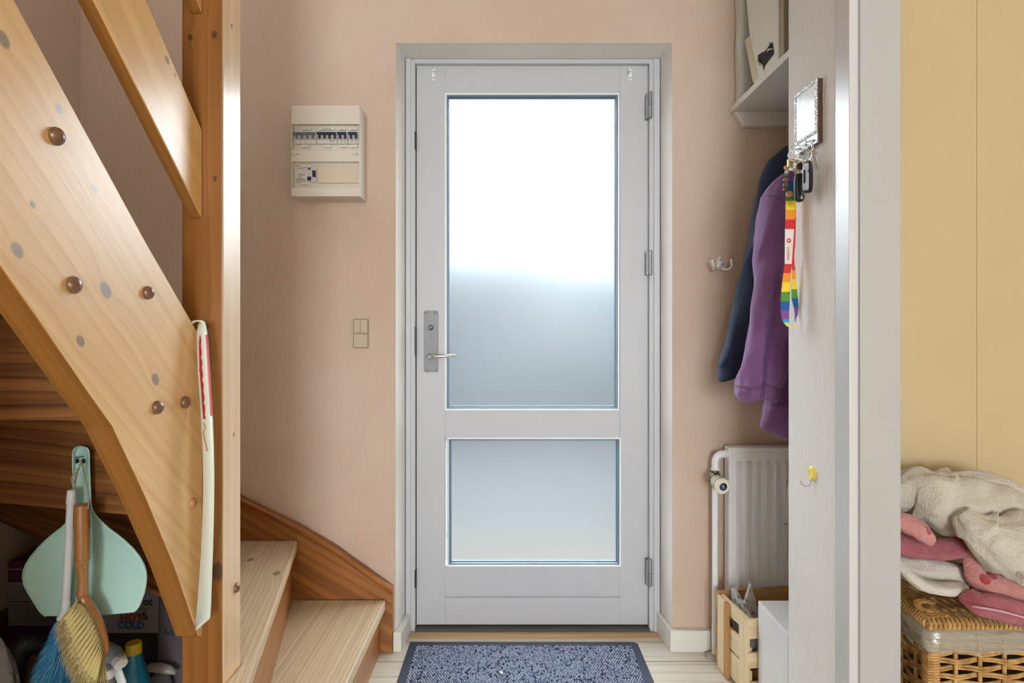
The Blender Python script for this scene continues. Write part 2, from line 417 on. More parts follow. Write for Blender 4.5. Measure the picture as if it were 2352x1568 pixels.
# lock plate, thumb turn and lever
hp = MB(); px0, px1, pz0, pz1 = X(974), X(1006.5), Z(854), Z(713.5); r = .007
pts = []
for cx_, cz_, a0 in ((px1-r, pz0+r, -90), (px1-r, pz1-r, 0), (px0+r, pz1-r, 90), (px0+r, pz0+r, 180)):
    for k in range(5): a = math.radians(a0+k*22.5); pts.append((cx_+r*math.cos(a), YD-.004, cz_+r*math.sin(a)))
hp.prism(pts, (0, .0038, 0))
plate = dp('lock_plate', hp, steel, bevel=.001)
for px, py in ((979.5, 718.5), (1000, 718), (982, 850), (1001.5, 849.5)):
    p = P(px, py, YD); sc_ = MB(); sc_.lathe((p.x, YD-.004, p.z), (0, -1, 0), [(0, .0036), (.0007, .0034), (.001, .002)], 14)
    so = part('screw', sc_, steel_dark, plate, smooth=40)
    sc_ = MB(); sc_.lathe((p.x, YD-.0051, p.z), (0, -1, 0), [(0, .0016), (.0002, .0015)], 10); sc_.lathe((p.x, YD-.0043, p.z), (0, -1, 0), [(0, .0046), (.0003, .0046)], 14)
    part('screw_recess', sc_, ink, plate)
p = P(990, 752, YD)
tt = MB(); tt.lathe((p.x, YD-.004, p.z), (0, -1, 0), [(0, .009), (.004, .009), (.006, .0078), (.014, .006)], 20)
d = Vector((.83, 0, .56)); nn = Vector((-.56, 0, .83))
tt.obox(Vector((p.x, YD-.016, p.z)), d*.012, Vector((0, .006, 0)), nn*.0035)
dp('thumb_turn', tt, steel, smooth=40, bevel=.0015)
p = P(989, 817, YD)
lv = MB(); lv.lathe((p.x, YD-.004, p.z), (0, -1, 0), [(0, .0115), (.003, .0115), (.004, .0095), (.012, .008), (.04, .0075)], 20)
y1 = YD-.05
lv.tube([(p.x-.004, y1+.012, p.z), (p.x+.002, y1, p.z), (p.x+.02, y1-.004, p.z+.001), (p.x+.05, y1-.002, p.z+.002), (p.x+.085, y1+.003, p.z+.0025), (p.x+.097, y1+.005, p.z+.002)], [.0068, .0078, .0075, .0068, .006, .003], 14)
dp('lever_handle', lv, chrome, smooth=60)
for py0, py1 in ((209, 271), (574, 632), (1285, 1348)):
    z1, z0 = Z(py0, 2.195), Z(py1, 2.195); xh = X(1493.5, 2.195); zm = (z0+z1)/2
    hg = MB(); hg.lathe((xh, 2.199, z0), (0, 0, 1), [(0, .005), (.003, .0083), (zm-z0-.0015, .0083)], 20)
    hg.lathe((xh, 2.199, zm+.0015), (0, 0, 1), [(0, .0083), (z1-zm-.004, .0083), (z1-zm-.0015, .006)], 20)
    hg.lathe((xh, 2.199, zm-.002), (0, 0, 1), [(0, .005), (.004, .005)], 12)
    hg.box((xh-.012, 2.2, z0+.002), (xh-.004, YD-.0005, z1-.006))
    dp('hinge', hg, steel_dark, smooth=40)
for py, hh in ((322, 20), (783, 33), (1330, 20)):
    dp('strike_plate', MB().box((X(952.3, JY), JY-.001, Z(py+hh, JY)), (X(956.4, JY), JY+.01, Z(py-hh, JY))), black)
for px, s in ((996, 1), (1447, -1)):
    q = P(px, 172, YD); cb = MB(); cb.box((q.x-.0055, YD-.002, q.z-.02), (q.x+.0055, YD-.0001, q.z+.02))
    cb.tube([(q.x+.004*s, YD-.002, q.z+.004), (q.x+.006*s, YD-.012, q.z+.004), (q.x+.007*s, YD-.02, q.z+.008), (q.x+.008*s, YD-.02, q.z+.02)], [.003, .0028, .0025, .0012], 8)
    cbo = dp('rod_bracket', cb, bead_white, bevel=.001)
    sm = MB()
    for dz in (-.012, .011): sm.lathe((q.x, YD-.002, q.z+dz), (0, -1, 0), [(0, .0034), (.0012, .0028), (.0016, .001)], 10)
    part('screw', sm, steel_dark, cbo)
struct('trim_4', MB().box((-.352, 2.20, 0), (.4865, 2.235, .010)), plain('dark_threshold_strip', (70, 66, 64), .5), bevel=.002)
struct('trim_5', MB().box((-.365, 2.155, 0), (.507, 2.2, .003)), wood('worn_threshold_wood', (196, 170, 132), (160, 116, 66), freq=30, contrast=.6), grain=(1, 0, 0))

# ------------------------------------------------------------------ staircase
BX, BK = -.620, -.665                                # face and back of the inner string
def SY(px): return BX*F/(px-CX)
def SP(px, py): Y = SY(px); return Vector((BX, Y, H+(CY-py)/F*Y))
slope = Vector((0, 1, -.93)).normalized(); up = Vector((0, 0, 1)); nX = Vector((1, 0, 0)); nY = Vector((0, -1, 0))
sk = [kuv(SP(px, py), nX, slope, 1, r) for px, py, r in ((135, 249, .006), (8, 90, .008), (243, 666, .0105), (185, 783, .007), (357, 871, .009), (40, 575, .008), (217, 433, .006), (75, 470, .004))]
wood_string = wood('pine_string_varnished', (240, 198, 136), (214, 160, 94), sk, freq=42, rough=.34, fine=.4, coat=.9, soft=.55, knotcol=(112, 90, 72), contrast=.75)
wood_edge = wood('pine_edge_grain', (164, 110, 50), (122, 76, 30), freq=55, rough=.42, fine=.35, coat=.15, contrast=.7)
wood_post_shade = wood('pine_post_shaded', (154, 98, 38), (112, 66, 18), [kuv((X(500, 1.232), 1.232, Z(1312, 1.232)), nY, up, 2, .013), kuv((X(492, 1.232), 1.232, Z(80, 1.232)), nY, up, 2, .0055),
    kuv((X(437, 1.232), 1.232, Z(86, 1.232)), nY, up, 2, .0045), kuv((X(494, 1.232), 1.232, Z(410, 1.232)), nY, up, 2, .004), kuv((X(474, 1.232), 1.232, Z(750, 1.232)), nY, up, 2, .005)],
    freq=34, rough=.4, fine=.25, coat=.25, contrast=.9, soft=.5, knotcol=(58, 30, 14))  # shade on the post front is put into this colour
wood_post_lit = wood('pine_post_lit', (236, 202, 156), (208, 162, 108), [kuv((-.5796, 1.28, Z(998, 1.28)), nX, up, 2, .0035), kuv((-.5796, 1.27, Z(60, 1.27)), nX, up, 2, .004)], freq=30, rough=.26, fine=.25, coat=1.0, contrast=.7, soft=.4, knotcol=(110, 84, 60))  # door light on the post side is put into this colour
hk = [kuv(SP(384, 138), nX, slope, 3, .006), kuv(SP(402, 172), nX, slope, 3, .003)]
wood_rail = wood('pine_rail_varnished', (238, 192, 122), (210, 158, 86), hk, freq=26, rough=.32, fine=.22, coat=.4, contrast=.6, knotcol=(110, 78, 44))
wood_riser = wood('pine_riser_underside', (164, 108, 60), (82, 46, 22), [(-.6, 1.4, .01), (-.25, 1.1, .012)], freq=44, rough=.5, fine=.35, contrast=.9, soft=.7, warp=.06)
wood_tread = wood('worn_bleached_tread', (214, 192, 160), (160, 128, 92), [kuv(P(635, 1316, F*.723/(1316-CY)), up, (.2, -.98, 0), 4, .011), kuv(P(575, 1285, F*.723/(1285-CY)), up, (.2, -.98, 0), 4, .010),
    kuv(P(685, 1434, F*.92/(1434-CY)), up, (.2, -.98, 0), 4, .012), kuv(P(702, 1537, F*.92/(1537-CY)), up, (.2, -.98, 0), 4, .010), kuv(P(765, 1412, F*.92/(1412-CY)), up, (.2, -.98, 0), 4, .008)],
    freq=78, rough=.55, fine=.5, contrast=.8, soft=.4, knotcol=(120, 98, 76), warp=.03)
wood_wallstring = wood('pine_orange_string', (164, 106, 52), (114, 66, 28), freq=34, rough=.38, fine=.3, coat=.2, contrast=.7, soft=.7)
wood_mould = wood('pine_moulding', (160, 100, 46), (120, 68, 26), freq=60, rough=.4, fine=.3)
knob_m = wood('dark_bolt_cap', (132, 92, 62), (84, 56, 38), freq=200, rough=.35, coat=.4)
knob_p = wood('pale_bolt_cap', (190, 140, 88), (150, 104, 62), freq=200, rough=.4)

st = thing('staircase', 'varnished pine winder staircase climbing beside the left wall', 'staircase', (-.62, 1.27, 0))
# newel post: one mesh, dim front and door-lit side painted in by colour
nw = MB().box((-.662, 1.232, 0), (-.5796, 1.313, CEIL))
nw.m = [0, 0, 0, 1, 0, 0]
post = part('newel_post', nw, [wood_post_shade, wood_post_lit], st, bevel=.003, grain=(0, 0, 1), seed=2)
# inner string
low = [SP(0, 608), SP(100, 750), SP(205, 905), SP(259, 980), SP(334, 1141), SP(401, 1302)]
yz = [(-.45, 2.61), (.768, 1.501), (1.045, 1.234), (1.2318, 1.066), (1.2318, .479), (1.224, .480), (1.214, .486), (1.206, .503)]
yz += [(p.y, p.z) for p in low[::-1]] +[(-.45, 2.33)]
sm = MB().prism([(BK, y, z) for y, z in yz], (BX-BK, 0, 0), 1)
sm.m[-len(yz)-2:-len(yz)] = [0, 0]
string = part('inner_string', sm, [wood_string, wood_edge], st, bevel=.002, grain=slope, seed=1)
for px, py, r in ((129, 313, .0125), (169, 654, .0125), (340, 672, .0115), (362, 935, .012), (425, 924, .0115)):
    q = SP(px-3, py); k = MB().lathe((BX-.002, q.y, q.z), (1, 0, 0), [(0, r*.95), (.005, r), (.009, r*.86), (.0125, r*.5), (.0135, r*.02)], 18)
    part('bolt_cap', k, knob_m, string, smooth=True, grain=(0, 1, 0))
q = SP(442, 1155); part('bolt_cap', MB().lathe((BX-.002, q.y, q.z), (1, 0, 0), [(0, .009), (.004, .0092), (.007, .007), (.008, .001)], 16), knob_p, string, smooth=True, grain=(0, 1, 0), label='pale flush bolt cap')
q = P(541, 1349, 1.29); part('bolt_cap', MB().lathe((-.5816, q.y, q.z), (1, 0, 0), [(0, .010), (.004, .0105), (.008, .008), (.0105, .001)], 16), knob_m, post, smooth=True, grain=(0, 1, 0))
# sloping balustrade boards
for dz, z0 in ((0, 0), (.408, 0)):
    lo = lambda y: 1.306+dz+.925*(1.232-y); hi = lambda y: 1.4835+dz+.94*(1.232-y)
    pl = [(1.2318, lo(1.2318)+.001), (1.2318, hi(1.2318)), (-.25+.4*dz, hi(-.25+.4*dz)-.12), (-.25+.4*dz, lo(-.25+.4*dz)-.12), (1.222, lo(1.222)-.002)]
    rm = MB().prism([(-.6445, y, z) for y, z in pl], (.0245, 0, 0), 1); rm.m[-7:-5] = [0, 0]
    part('balustrade_board', rm, [wood_rail, wood_edge], st, bevel=.003, grain=slope, seed=3)
# treads and risers
TZ = [.180, .377, .574, .771, .968, 1.165, 1.362, 1.559]
TT = .034
yb_, ye = 2.058, 1.17
def tread(pts, z, g): part('tread', MB().prism([(x, y, z-TT) for x, y in pts], (0, 0, TT)), wood_tread, st, bevel=.004, grain=g, seed=4)
tread([(-.427, yb_), (-.427, ye), (-.575, ye), (-.575, 1.26), (-.752, yb_)][::-1], TZ[0], (0, 1, 0))
tread([(-.7205, yb_), (-.519, ye), (-.5785, ye), (-.5785, 1.3145), (-.64, 1.3145), (-1.10, yb_)][::-1], TZ[1], (.2, -.98, 0))
tread([(-1.07, yb_), (-.63, 1.3145), (-.6655, 1.3145), (-.6655, 1.262), (-1.4625, 1.79), (-1.4625, yb_)][::-1], TZ[2], (.5, -.8, 0))
tread([(-1.4625, 1.785), (-.6655, 1.258), (-.6655, 1.175), (-1.4625, 1.377)][::-1], TZ[3], (1, -.4, 0))
tread([(-1.4625, 1.392), (-.6655, 1.19), (-.6655, 1.073), (-1.4625, 1.098)][::-1], TZ[4], (1, 0, 0))
for k in range(7):
    y0 = 1.10-.212*k; tread([(-1.4625, y0), (-.6655, y0), (-.6655, y0-.24), (-1.4625, y0-.24)][::-1], 1.165+.197*k, (1, 0, 0))
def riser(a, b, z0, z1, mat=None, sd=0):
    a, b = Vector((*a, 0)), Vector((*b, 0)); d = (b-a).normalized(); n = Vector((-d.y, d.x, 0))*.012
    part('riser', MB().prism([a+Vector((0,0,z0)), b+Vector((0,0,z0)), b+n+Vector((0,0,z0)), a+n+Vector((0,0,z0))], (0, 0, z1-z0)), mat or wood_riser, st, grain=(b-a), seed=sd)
riser((-.458, yb_), (-.458, ye+.002), 0, TZ[0]-TT-.0005, wood_wallstring, 5)
riser((-.748, yb_), (-.566, 1.3), TZ[0]+.0005, TZ[1]-TT-.0005, wood_wallstring, 6)
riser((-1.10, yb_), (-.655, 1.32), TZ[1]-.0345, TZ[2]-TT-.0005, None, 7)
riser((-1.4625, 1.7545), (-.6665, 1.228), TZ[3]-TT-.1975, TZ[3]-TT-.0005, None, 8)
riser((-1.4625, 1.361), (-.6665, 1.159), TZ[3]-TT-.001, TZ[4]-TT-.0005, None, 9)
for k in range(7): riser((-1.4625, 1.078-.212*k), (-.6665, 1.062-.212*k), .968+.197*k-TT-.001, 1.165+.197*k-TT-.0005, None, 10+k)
# string on the back wall with its moulding
top = [(553, 1142), (605, 1168), (683, 1206), (770, 1258), (840, 1308), (905, 1352)]
yf = 2.062
tp = [P(px, py, yf) for px, py in top]
tp = [Vector((-1.4625, yf, tp[0].z+.30)), Vector((-.98, yf, tp[0].z+.045))]+tp
x1_ = -.4045; tp[-1].x = x1_
ws = MB().prism([(p.x, yf, p.z-.012) for p in tp]+[(x1_, yf, 0), (-.47, yf, 0), (-1.4625, yf, .35)], (0, YW-yf-.0005, 0))
wst = part('wall_string', ws, wood_wallstring, st, bevel=.0015, grain=(.86, 0, -.5), seed=11)
mo = MB()
prof = [(0, .010), (-.008, .010), (-.012, .004), (-.012, -.003), (-.006, -.008), (-.003, -.016), (0, -.018)]
rings = []
for k, p in enumerate(tp):
    rings.append([Vector((p.x, yf+dy if dy else yf+.012, p.z-.006+dz)) for dy, dz in [(.014, .010)]+prof[1:]])
mo.loft(rings)
part('string_moulding', mo, wood_mould, wst, smooth=30, grain=(.86, 0, -.5), seed=12)

# ------------------------------------------------------------------ fuse box on the back wall
QF = 1.988
fb = thing('fuse_box', 'beige wall-mounted fuse box with two rows of breakers left of the door', 'fuse box', P(747, 463, YW))
pla = plain('beige_plastic', (214, 204, 190), .45, var=.02); pla2 = plain('cream_blank_plate', (206, 192, 166), .5, var=.02)
pla_w = plain('breaker_grey_white', (206, 200, 190), .45, var=.02); navy = plain('navy_toggle', (24, 34, 66), .4); gtog = plain('grey_toggle', (104, 106, 110), .45)
def fp(x, y, Y=QF): return P(640+x/6.03, 220+y/6.03, Y)
def fbox(mb, x0, y0, x1, y1, Y0, Y1, Yp=QF):
    a, b = fp(x0, y0, Yp), fp(x1, y1, Yp); return mb.box((a.x, Y0, b.z), (b.x, Y1, a.z))
part('back_box', fbox(MB(), 177, 135, 1120, 1388, 2.003, YW-.0005), pla, fb, bevel=.002)
cv = MB()
for y0, y1 in ((133, 392), (752, 912), (1272, 1390)): fbox(cv, 175, y0, 1120, y1, QF, 2.0035)
for y0, y1 in ((392, 752), (912, 1272)): fbox(cv, 175, y0, 186, y1, QF, 2.003); fbox(cv, 1112, y0, 1120, y1, QF, 2.003)
part('cover', cv, pla, fb, bevel=.0012)
rc = 1.9995
def breaker(x0, x1, comb, tm, name='circuit_breaker'):
    b = part(name, fbox(MB(), x0, 470, x1, 655, rc-.004, 2.003), pla_w, fb, bevel=.0008)
    part('breaker_face', fbox(MB(), x0+6, 492, x1-6, 600, rc-.0052, rc-.004), plain('breaker_recess', (176, 168, 158), .5), b)
    t = MB(); fbox(t, comb[0], 498, comb[1], 532, rc-.012, rc-.004)
    for a, c in comb[2]: fbox(t, a, 530, c, 586, rc-.009, rc-.004)
    part('toggle', t, tm, b, bevel=.0006)
    return b
b = breaker(205, 512, (202, 500, ((228, 252), (300, 326), (376, 404), (452, 482))), gtog)
ln = MB()
for x in (282, 357, 430): fbox(ln, x, 580, x+2, 652, rc-.0046, rc-.004)
part('divider', ln, gtog, b)
b = breaker(522, 797, (530, 790, ((544, 575), (614, 645), (684, 716), (756, 789))), navy)
mk = MB()
for k in range(4):
    fbox(mk, 703+(k % 2)*36, 606+(k//2)*20, 730+(k % 2)*36, 611+(k//2)*20, rc-.0046, rc-.004)
part('marking', mk, ink, b)
for x in (805, 955):
    b = breaker(x, x+141, (x+8, x+126, ((x+26, x+58), (x+96, x+128))), navy)
    mk = MB()
    for k in range(4): fbox(mk, x+42+(k % 2)*50, 610+(k//2)*16, x+66+(k % 2)*50, 614+(k//2)*16, rc-.0046, rc-.004)
    part('marking', mk, ink, b)
R3, U3 = Vector((1, 0, 0)), Vector((0, 0, 1))
def flabel(x0, y0, x1, y1, s, size):
    lb = part('label', fbox(MB(), x0, y0, x1, y1, rc-.0046, rc+.002), label_white, fb)
    c = fp((x0+x1)/2, (y0+y1)/2); text('lettering', s, size, (c.x, rc-.0046, c.z), R3, U3, ink, lb)
flabel(315, 428, 440, 458, 'KOMFUR', .0049); flabel(548, 432, 755, 460, 'VASKEMASKINE', .0049)
flabel(822, 432, 918, 460, 'LYS 1', .0049); flabel(970, 432, 1068, 460, 'LYS 2', .0049)
for x0, s in ((303, 'MAX. 16A'), (615, 'MAX. 10A'), (840, 'MAX. 10A'), (986, 'MAX. 10A')): flabel(x0, 668, x0+95, 698, s, .003)
flabel(320, 947, 432, 977, 'HFI', .0049); flabel(303, 1188, 405, 1216, 'MAX. 40A', .003)
for x, s in ((210, 1), (1086, -1)):
    c = fp(x, 808); sc_ = part('cover_screw', MB().lathe((c.x, QF, c.z), (0, -1, 0), [(0, .0062), (.0012, .0062), (.0018, .005)], 20), pla2, fb, smooth=40)
    part('slot', MB().box((c.x-.0004, QF-.0021, c.z-.004), (c.x+.0004, QF-.0016, c.z+.004)), gtog, sc_)
    mk = MB(); fbox(mk, x+s*45-8, 806, x+s*45+8, 812, QF-.0003, QF+.001); fbox(mk, x+s*62-8, 806, x+s*62+8, 812, QF-.0003, QF+.001)
    part('marking', mk, ink, fb)
rcd = part('residual_current_device', fbox(MB(), 215, 985, 515, 1180, rc-.004, 2.003), pla_w, fb, bevel=.0008)
part('test_button', fbox(MB(), 388, 1113, 442, 1166, rc-.007, rc-.004), navy, rcd, bevel=.0008)
part('toggle', fbox(MB(), 465, 1030, 507, 1120, rc-.012, rc-.004), navy, rcd, bevel=.001)
for s, x, y, z in (('HFI-AFBRYDER', 296, 1000, .0034), ('40A', 242, 1026, .0028), ('FREKVENSEN', 280, 1118, .0026), ('HER BETJENES', 285, 1133, .0024)):
    c = fp(x, y); text('lettering', s, z, (c.x, rc-.004, c.z), R3, U3, ink, rcd)
mk = MB()
for k in range(3): fbox(mk, 225, 1144+k*9, 365, 1147+k*9, rc-.0044, rc-.004)
for x0, y0, x1, y1 in ((390, 992, 436, 1004), (394, 1008, 438, 1018), (390, 1056, 412, 1060), (390, 1086, 412, 1090), (255, 1080, 345, 1084), (262, 1090, 340, 1093), (345, 1060, 348, 1098), (320, 1024, 372, 1027)):
    fbox(mk, x0, y0, x1, y1, rc-.0044, rc-.004)
part('marking', mk, ink, rcd)
part('blank_plate', fbox(MB(), 518, 975, 1110, 1196, rc-.003, 2.003), pla2, fb, bevel=.001)
# ------------------------------------------------------------------ light switch
sw_m = plain('champagne_switch', (186, 172, 146), .35, metal=.15, var=.02); sw_d = plain('switch_frame', (150, 136, 112), .4, metal=.15, var=.02)
s_ = thing('light_switch', 'champagne coloured double wall switch between fuse box and door', 'light switch', P(830, 798, YW))
a, b = P(812.5, 732, YW), P(847, 799, YW)
part('frame', MB().box((a.x, YW-.008, b.z), (b.x, YW-.0003, a.z)), sw_d, s_, bevel=.0015)
zc = (a.z+b.z)/2; xm = (a.x+b.x)/2
part('rocker', MB().box((a.x+.003, YW-.0125, zc+.0015), (xm-.0004, YW-.008, a.z-.003)), sw_m, s_, bevel=.001)
part('rocker', MB().box((xm+.0004, YW-.0125, zc+.0015), (b.x-.003, YW-.008, a.z-.003)), sw_m, s_, bevel=.001)
part('rocker', MB().box((a.x+.003, YW-.0125, b.z+.003), (b.x-.003, YW-.008, zc-.0015)), sw_m, s_, bevel=.001)

# ------------------------------------------------------------------ shelf on the back wall with what lies on it
shelf_m = plain('white_shelf_paint', (226, 224, 218), .35, var=.02)
ZS = 1.10+(CY-262)/F*YW                              # underside at the wall
sh = thing('wall_shelf', 'white painted shelf above the coats in the nook', 'shelf', (.75, YW, ZS))
part('shelf_board', MB().box((.728, 1.63, ZS), (1.4995, YW-.0005, ZS+.020)), shelf_m, sh, bevel=.002)
bt = MB().prism([(.737, 2.058, ZS-.0003), (.768, 2.058, ZS-.048), (1.4995, 2.058, ZS-.048), (1.4995, 2.058, ZS-.0003)], (0, YW-2.058-.0003, 0))
bto = part('batten', bt, shelf_m, sh, bevel=.002)
q = P(1758, 278, 2.058); part('screw_cap', MB().lathe((q.x, 2.0582, q.z), (0, -1, 0), [(0, .0045), (.002, .004), (.003, .001)], 14), shelf_m, bto, smooth=True)
q = P(1774, 271, 2.058); part('screw_hole', MB().lathe((q.x, 2.0582, q.z), (0, -1, 0), [(0, .0016), (.0004, .0015)], 10), ink, bto)
# leaning parcel
wrap = NG('white_plastic_wrap'); o = wrap.n('TexCoord').outputs['Object']
wn1 = wrap.noise(wrap.n('Mapping', {'Vector': o, 'Rotation': (.7, 0, .2), 'Scale': (1, 1, .16)}).outputs[0], 60, 4)
wrap_m = wrap.fin(L((232, 232, 226)), .3, 0, wrap.bump(wn1, .8, .004))
SZ = ZS+.0205
def lean(y, z): return y+(z-SZ)*.22                   # the parcel leans back towards the wall
pc = thing('wrapped_parcel', 'white plastic-wrapped slab with a torn hole leaning on the shelf', 'parcel', (.75, 1.9, SZ))
zt_ = 2.40
pm = MB()
f0, f1 = 1.660, 1.925
pm.loft([[(.748, lean(f0, z), z), (1.35, lean(f0, z), z), (1.35, lean(f1, z)-.0, z), (.748, lean(f1, z), z)] for z in (SZ+.0006, SZ+.12, SZ+.25, SZ+.36, SZ+.46)])
part('slab', pm, wrap_m, pc, bevel=.006)
def on_face(px, py): return PX(px, py, .7478)
tp_ = MB(); 
tape = [(1711, 92), (1722, 82), (1741, 176), (1730, 190)]
tp_.prism([on_face(*q)+Vector((-.0002, 0, 0)) for q in tape], (-.0006, 0, 0))
part('adhesive_tape', tp_, plain('yellowed_tape', (214, 210, 176), .35, var=.08), pc)
hole = [(1740, 128), (1748, 122), (1758, 117), (1768, 103), (1775, 96), (1778, 116), (1778, 124), (1762, 145), (1757, 152), (1755, 163), (1752, 150), (1745, 146)]
part('torn_hole', MB().prism([on_face(*q)+Vector((-.0002, 0, 0)) for q in hole], (-.0005, 0, 0)), plain('dark_torn_hole', (14, 16, 24), .8), pc)
torn_m = plain('torn_paper', (196, 184, 160), .6)
for a_, b_ in (((1742, 130), (1747, 152)), ((1768, 103), (1776, 97)), ((1745, 147), (1752, 148)), ((1762, 119), (1777, 112))):
    p0, p1 = on_face(*a_), on_face(*b_); tr = MB().tube([p0+Vector((-.001, 0, 0)), (p0+p1)/2+Vector((-.006, 0, .002)), p1+Vector((-.001, 0, 0))], [.001, .0035, .0006], 6)
    part('torn_flap', tr, torn_m, pc)
# white sheet standing between parcel and wall
ps = MB(); rr = []
for k in range(14):
    z = SZ+.0005+k*.035; rr.append([(.741+.004*math.sin(k*.9), 2.035+.004*math.sin(k*1.3), z), (.745+.002*math.sin(k), 2.078, z), (.90, 2.082, z), (.90, 2.050, z)])
solo('foam_sheet', 'thin white foam sheet upright between parcel and wall', 'foam sheet', MB().loft(rr), plain('foam_white', (222, 221, 214), .6, nz=60, var=.03), (.76, 2.05, SZ), smooth=30)
bo = MB(); p0 = PX(1795, 122, .742)
bo.box((.7325, p0.y-.035, SZ+.0003), (.7460, p0.y-.002, 2.42))
solo('timber_offcut', 'grey timber strip upright against the torn parcel', 'timber', bo, wood('grey_timber', (170, 158, 138), (136, 122, 102), freq=40, rough=.7, contrast=.5), (.74, p0.y, SZ), grain=(0, 0, 1), bevel=.001)

# ------------------------------------------------------------------ wall hook
hk_m = plain('white_enamel', (226, 225, 220), .25, var=.01)
h_ = thing('coat_hook', 'white double coat hook screwed to the pink wall', 'coat hook', P(1657, 610, YW))
c = P(1653, 604, YW)
pl_ = MB().loft([[(c.x+x*sx_, YW-.0003-d, c.z+z*sx_) for x, z in [(math.cos(q)*.0105*(1-.25*math.sin(q)), math.sin(q)*.024) for q in [2*math.pi*i/24 for i in range(24)]]] for d, sx_ in ((0, 1), (.004, 1), (.0065, .8), (.007, .4))])
part('hook_plate', pl_, hk_m, h_, smooth=50)
for s, tp2 in ((-1, (1637, 600)), (1, (1680, 598))):
    e_ = P(*tp2, 2.02); m_ = P(1640 if s < 0 else 1676, 616, 2.04)
    pr = MB().tube([(c.x, YW-.004, c.z-.016), (c.x+s*.008, YW-.014, c.z-.022), (m_.x, 2.05, c.z-.025), (m_.x+s*.004, 2.03, c.z-.016), (e_.x, 2.02, e_.z)], [.006, .005, .0045, .0042, .0045], 12)
    pr.ball((e_.x, 2.02, e_.z), .0055, 12)
    part('prong', pr, hk_m, h_, smooth=True)
for z in (.010, -.006):
    part('screw', MB().lathe((c.x+(.000 if z > 0 else .005), YW-.0066, c.z+z), (0, -1, 0), [(0, .0038), (.001, .0034), (.0015, .001)], 12), steel_dark, h_, smooth=40)

# ------------------------------------------------------------------ radiator, pipe, valve
rad_m = plain('radiator_enamel', (240, 241, 243), .3, var=.01)
RY = 2.030
rd = thing('radiator', 'white ribbed panel radiator on the back wall behind the crate', 'radiator', (.9, RY, .10))
rx0 = X(1673, RY); rz1 = Z(1027, RY); rx1 = 1.42; rz0 = .13
part('panel_body', MB().box((rx0, RY, rz0), (rx1, 2.070, rz1)), rad_m, rd, bevel=.004)
rm_ = MB().ring(rx0+.001, rx1-.001, rz0+.001, rz1-.001, .0105, RY-.004, RY+.001)
part('panel_rim', rm_, rad_m, rd, bevel=.002)
rows = []; pit = .0309; xs = []; ys = []
x = X(1690, RY); i = 0
while x < rx1-.03:
    for fx, fy in ((0, 0), (.10, .014), (.50, .010), (.62, .0005)): xs.append(x+fx*pit*2*.5+0); ys.append(fy)
    x += pit
xs = [xs[0]-.004]+xs+[rx1-.02]; ys = [0]+ys+[0]
zz = [rz0+.02, rz0+.045, rz0+.055, rz1-.055, rz1-.045, rz1-.02]; sc3 = [0, 0, 1, 1, 0, 0]
for z, k in zip(zz, sc3): rows.append([(xx, RY-.0012-yy*k, z) for xx, yy in zip(xs, ys)])
part('ribbed_face', MB().grid(rows), rad_m, rd, smooth=20)
for xx in (rx0+.08, rx1-.1): part('wall_bracket', MB().box((xx, 2.070, .2), (xx+.03, YW-.0004, .62)), rad_m, rd)
for xx in (rx0+.09, rx1-.1): part('foot', MB().box((xx, 2.04, .0), (xx+.02, 2.06, rz0+.001)), rad_m, rd)
# riser pipe with elbow
PYY = 2.040; pxc = X(1642.3, PYY)
pp = thing('heating_pipe', 'white vertical heating pipe with elbow left of the radiator', 'pipe', (pxc, PYY, 0))
part('pipe', MB().tube([(pxc, PYY, .004), (pxc, PYY, Z(1092, PYY))], .0102, 18), rad_m, pp, smooth=50)
ez = Z(1042, PYY); el = [(pxc+.0015, PYY, Z(1078, PYY))]
for k in range(9):
    a = math.radians(180-k*90/8); el.append((pxc+.0275+.026*math.cos(a), PYY, ez-.026+.026*math.sin(a)))
el.append((rx0+.002, PYY, ez))
part('elbow', MB().tube(el, [.0128]+[.0125]*(len(el)-2)+[.012], 20).lathe((pxc+.0015, PYY, Z(1078, PYY)), (0, 0, 1), [(-.001, .0135), (0, .0152), (.003, .0152), (.005, .0135)], 20).lathe((rx0-.006, PYY, ez), (1, 0, 0), [(-.002, .0125), (0, .0152), (.003, .0152), (.004, .013)], 20), rad_m, pp, smooth=40)
brass = plain('aged_nickel', (150, 140, 122), .35, metal=.9, var=.1, scale=80)
vz = Z(1092, PYY)
part('valve_body', MB().lathe((pxc, PYY, Z(1107, PYY)), (0, 0, 1), [(0, .009), (.006, .0125), (.018, .0125), (.022, .0105), (.03, .0105)], 20).lathe((pxc, PYY, vz-.006), (0, 0, 1), [(0, .0165), (.002, .018), (.014, .018), (.016, .0165)], 6).lathe((pxc, PYY, vz+.012), (0, 0, 1), [(0, .012), (.01, .012)], 12).lathe((pxc, PYY, Z(1106, PYY)), (0, -1, 0), [(0, .01), (.055, .011)], 16), brass, pp, smooth=30)
part('drain_nipple', MB().lathe((pxc-.008, PYY, Z(1106, PYY)), (-1, 0, 0), [(0, .006), (.01, .006), (.012, .003)], 12), black, pp, smooth=40)
kc = P(1651, 1110, 1.99)
cream = plain('cream_knob_plastic', (232, 226, 206), .4, var=.02)
kn = MB().lathe((kc.x-.008, 1.992, kc.z+.007), (.12, -1, -.10), [(0, .018), (.004, .0215), (.036, .0232), (.040, .0252), (.048, .0252), (.0505, .0225)], 32)
kno = part('thermostat_knob', kn, cream, pp, smooth=35)
kax = Vector((.12, -1, -.10)).normalized(); ko = Vector((kc.x-.008, 1.992, kc.z+.007))
ka = (Vector((0,0,1))-kax*kax.z).normalized(); kb = kax.cross(ka)
gm = MB()
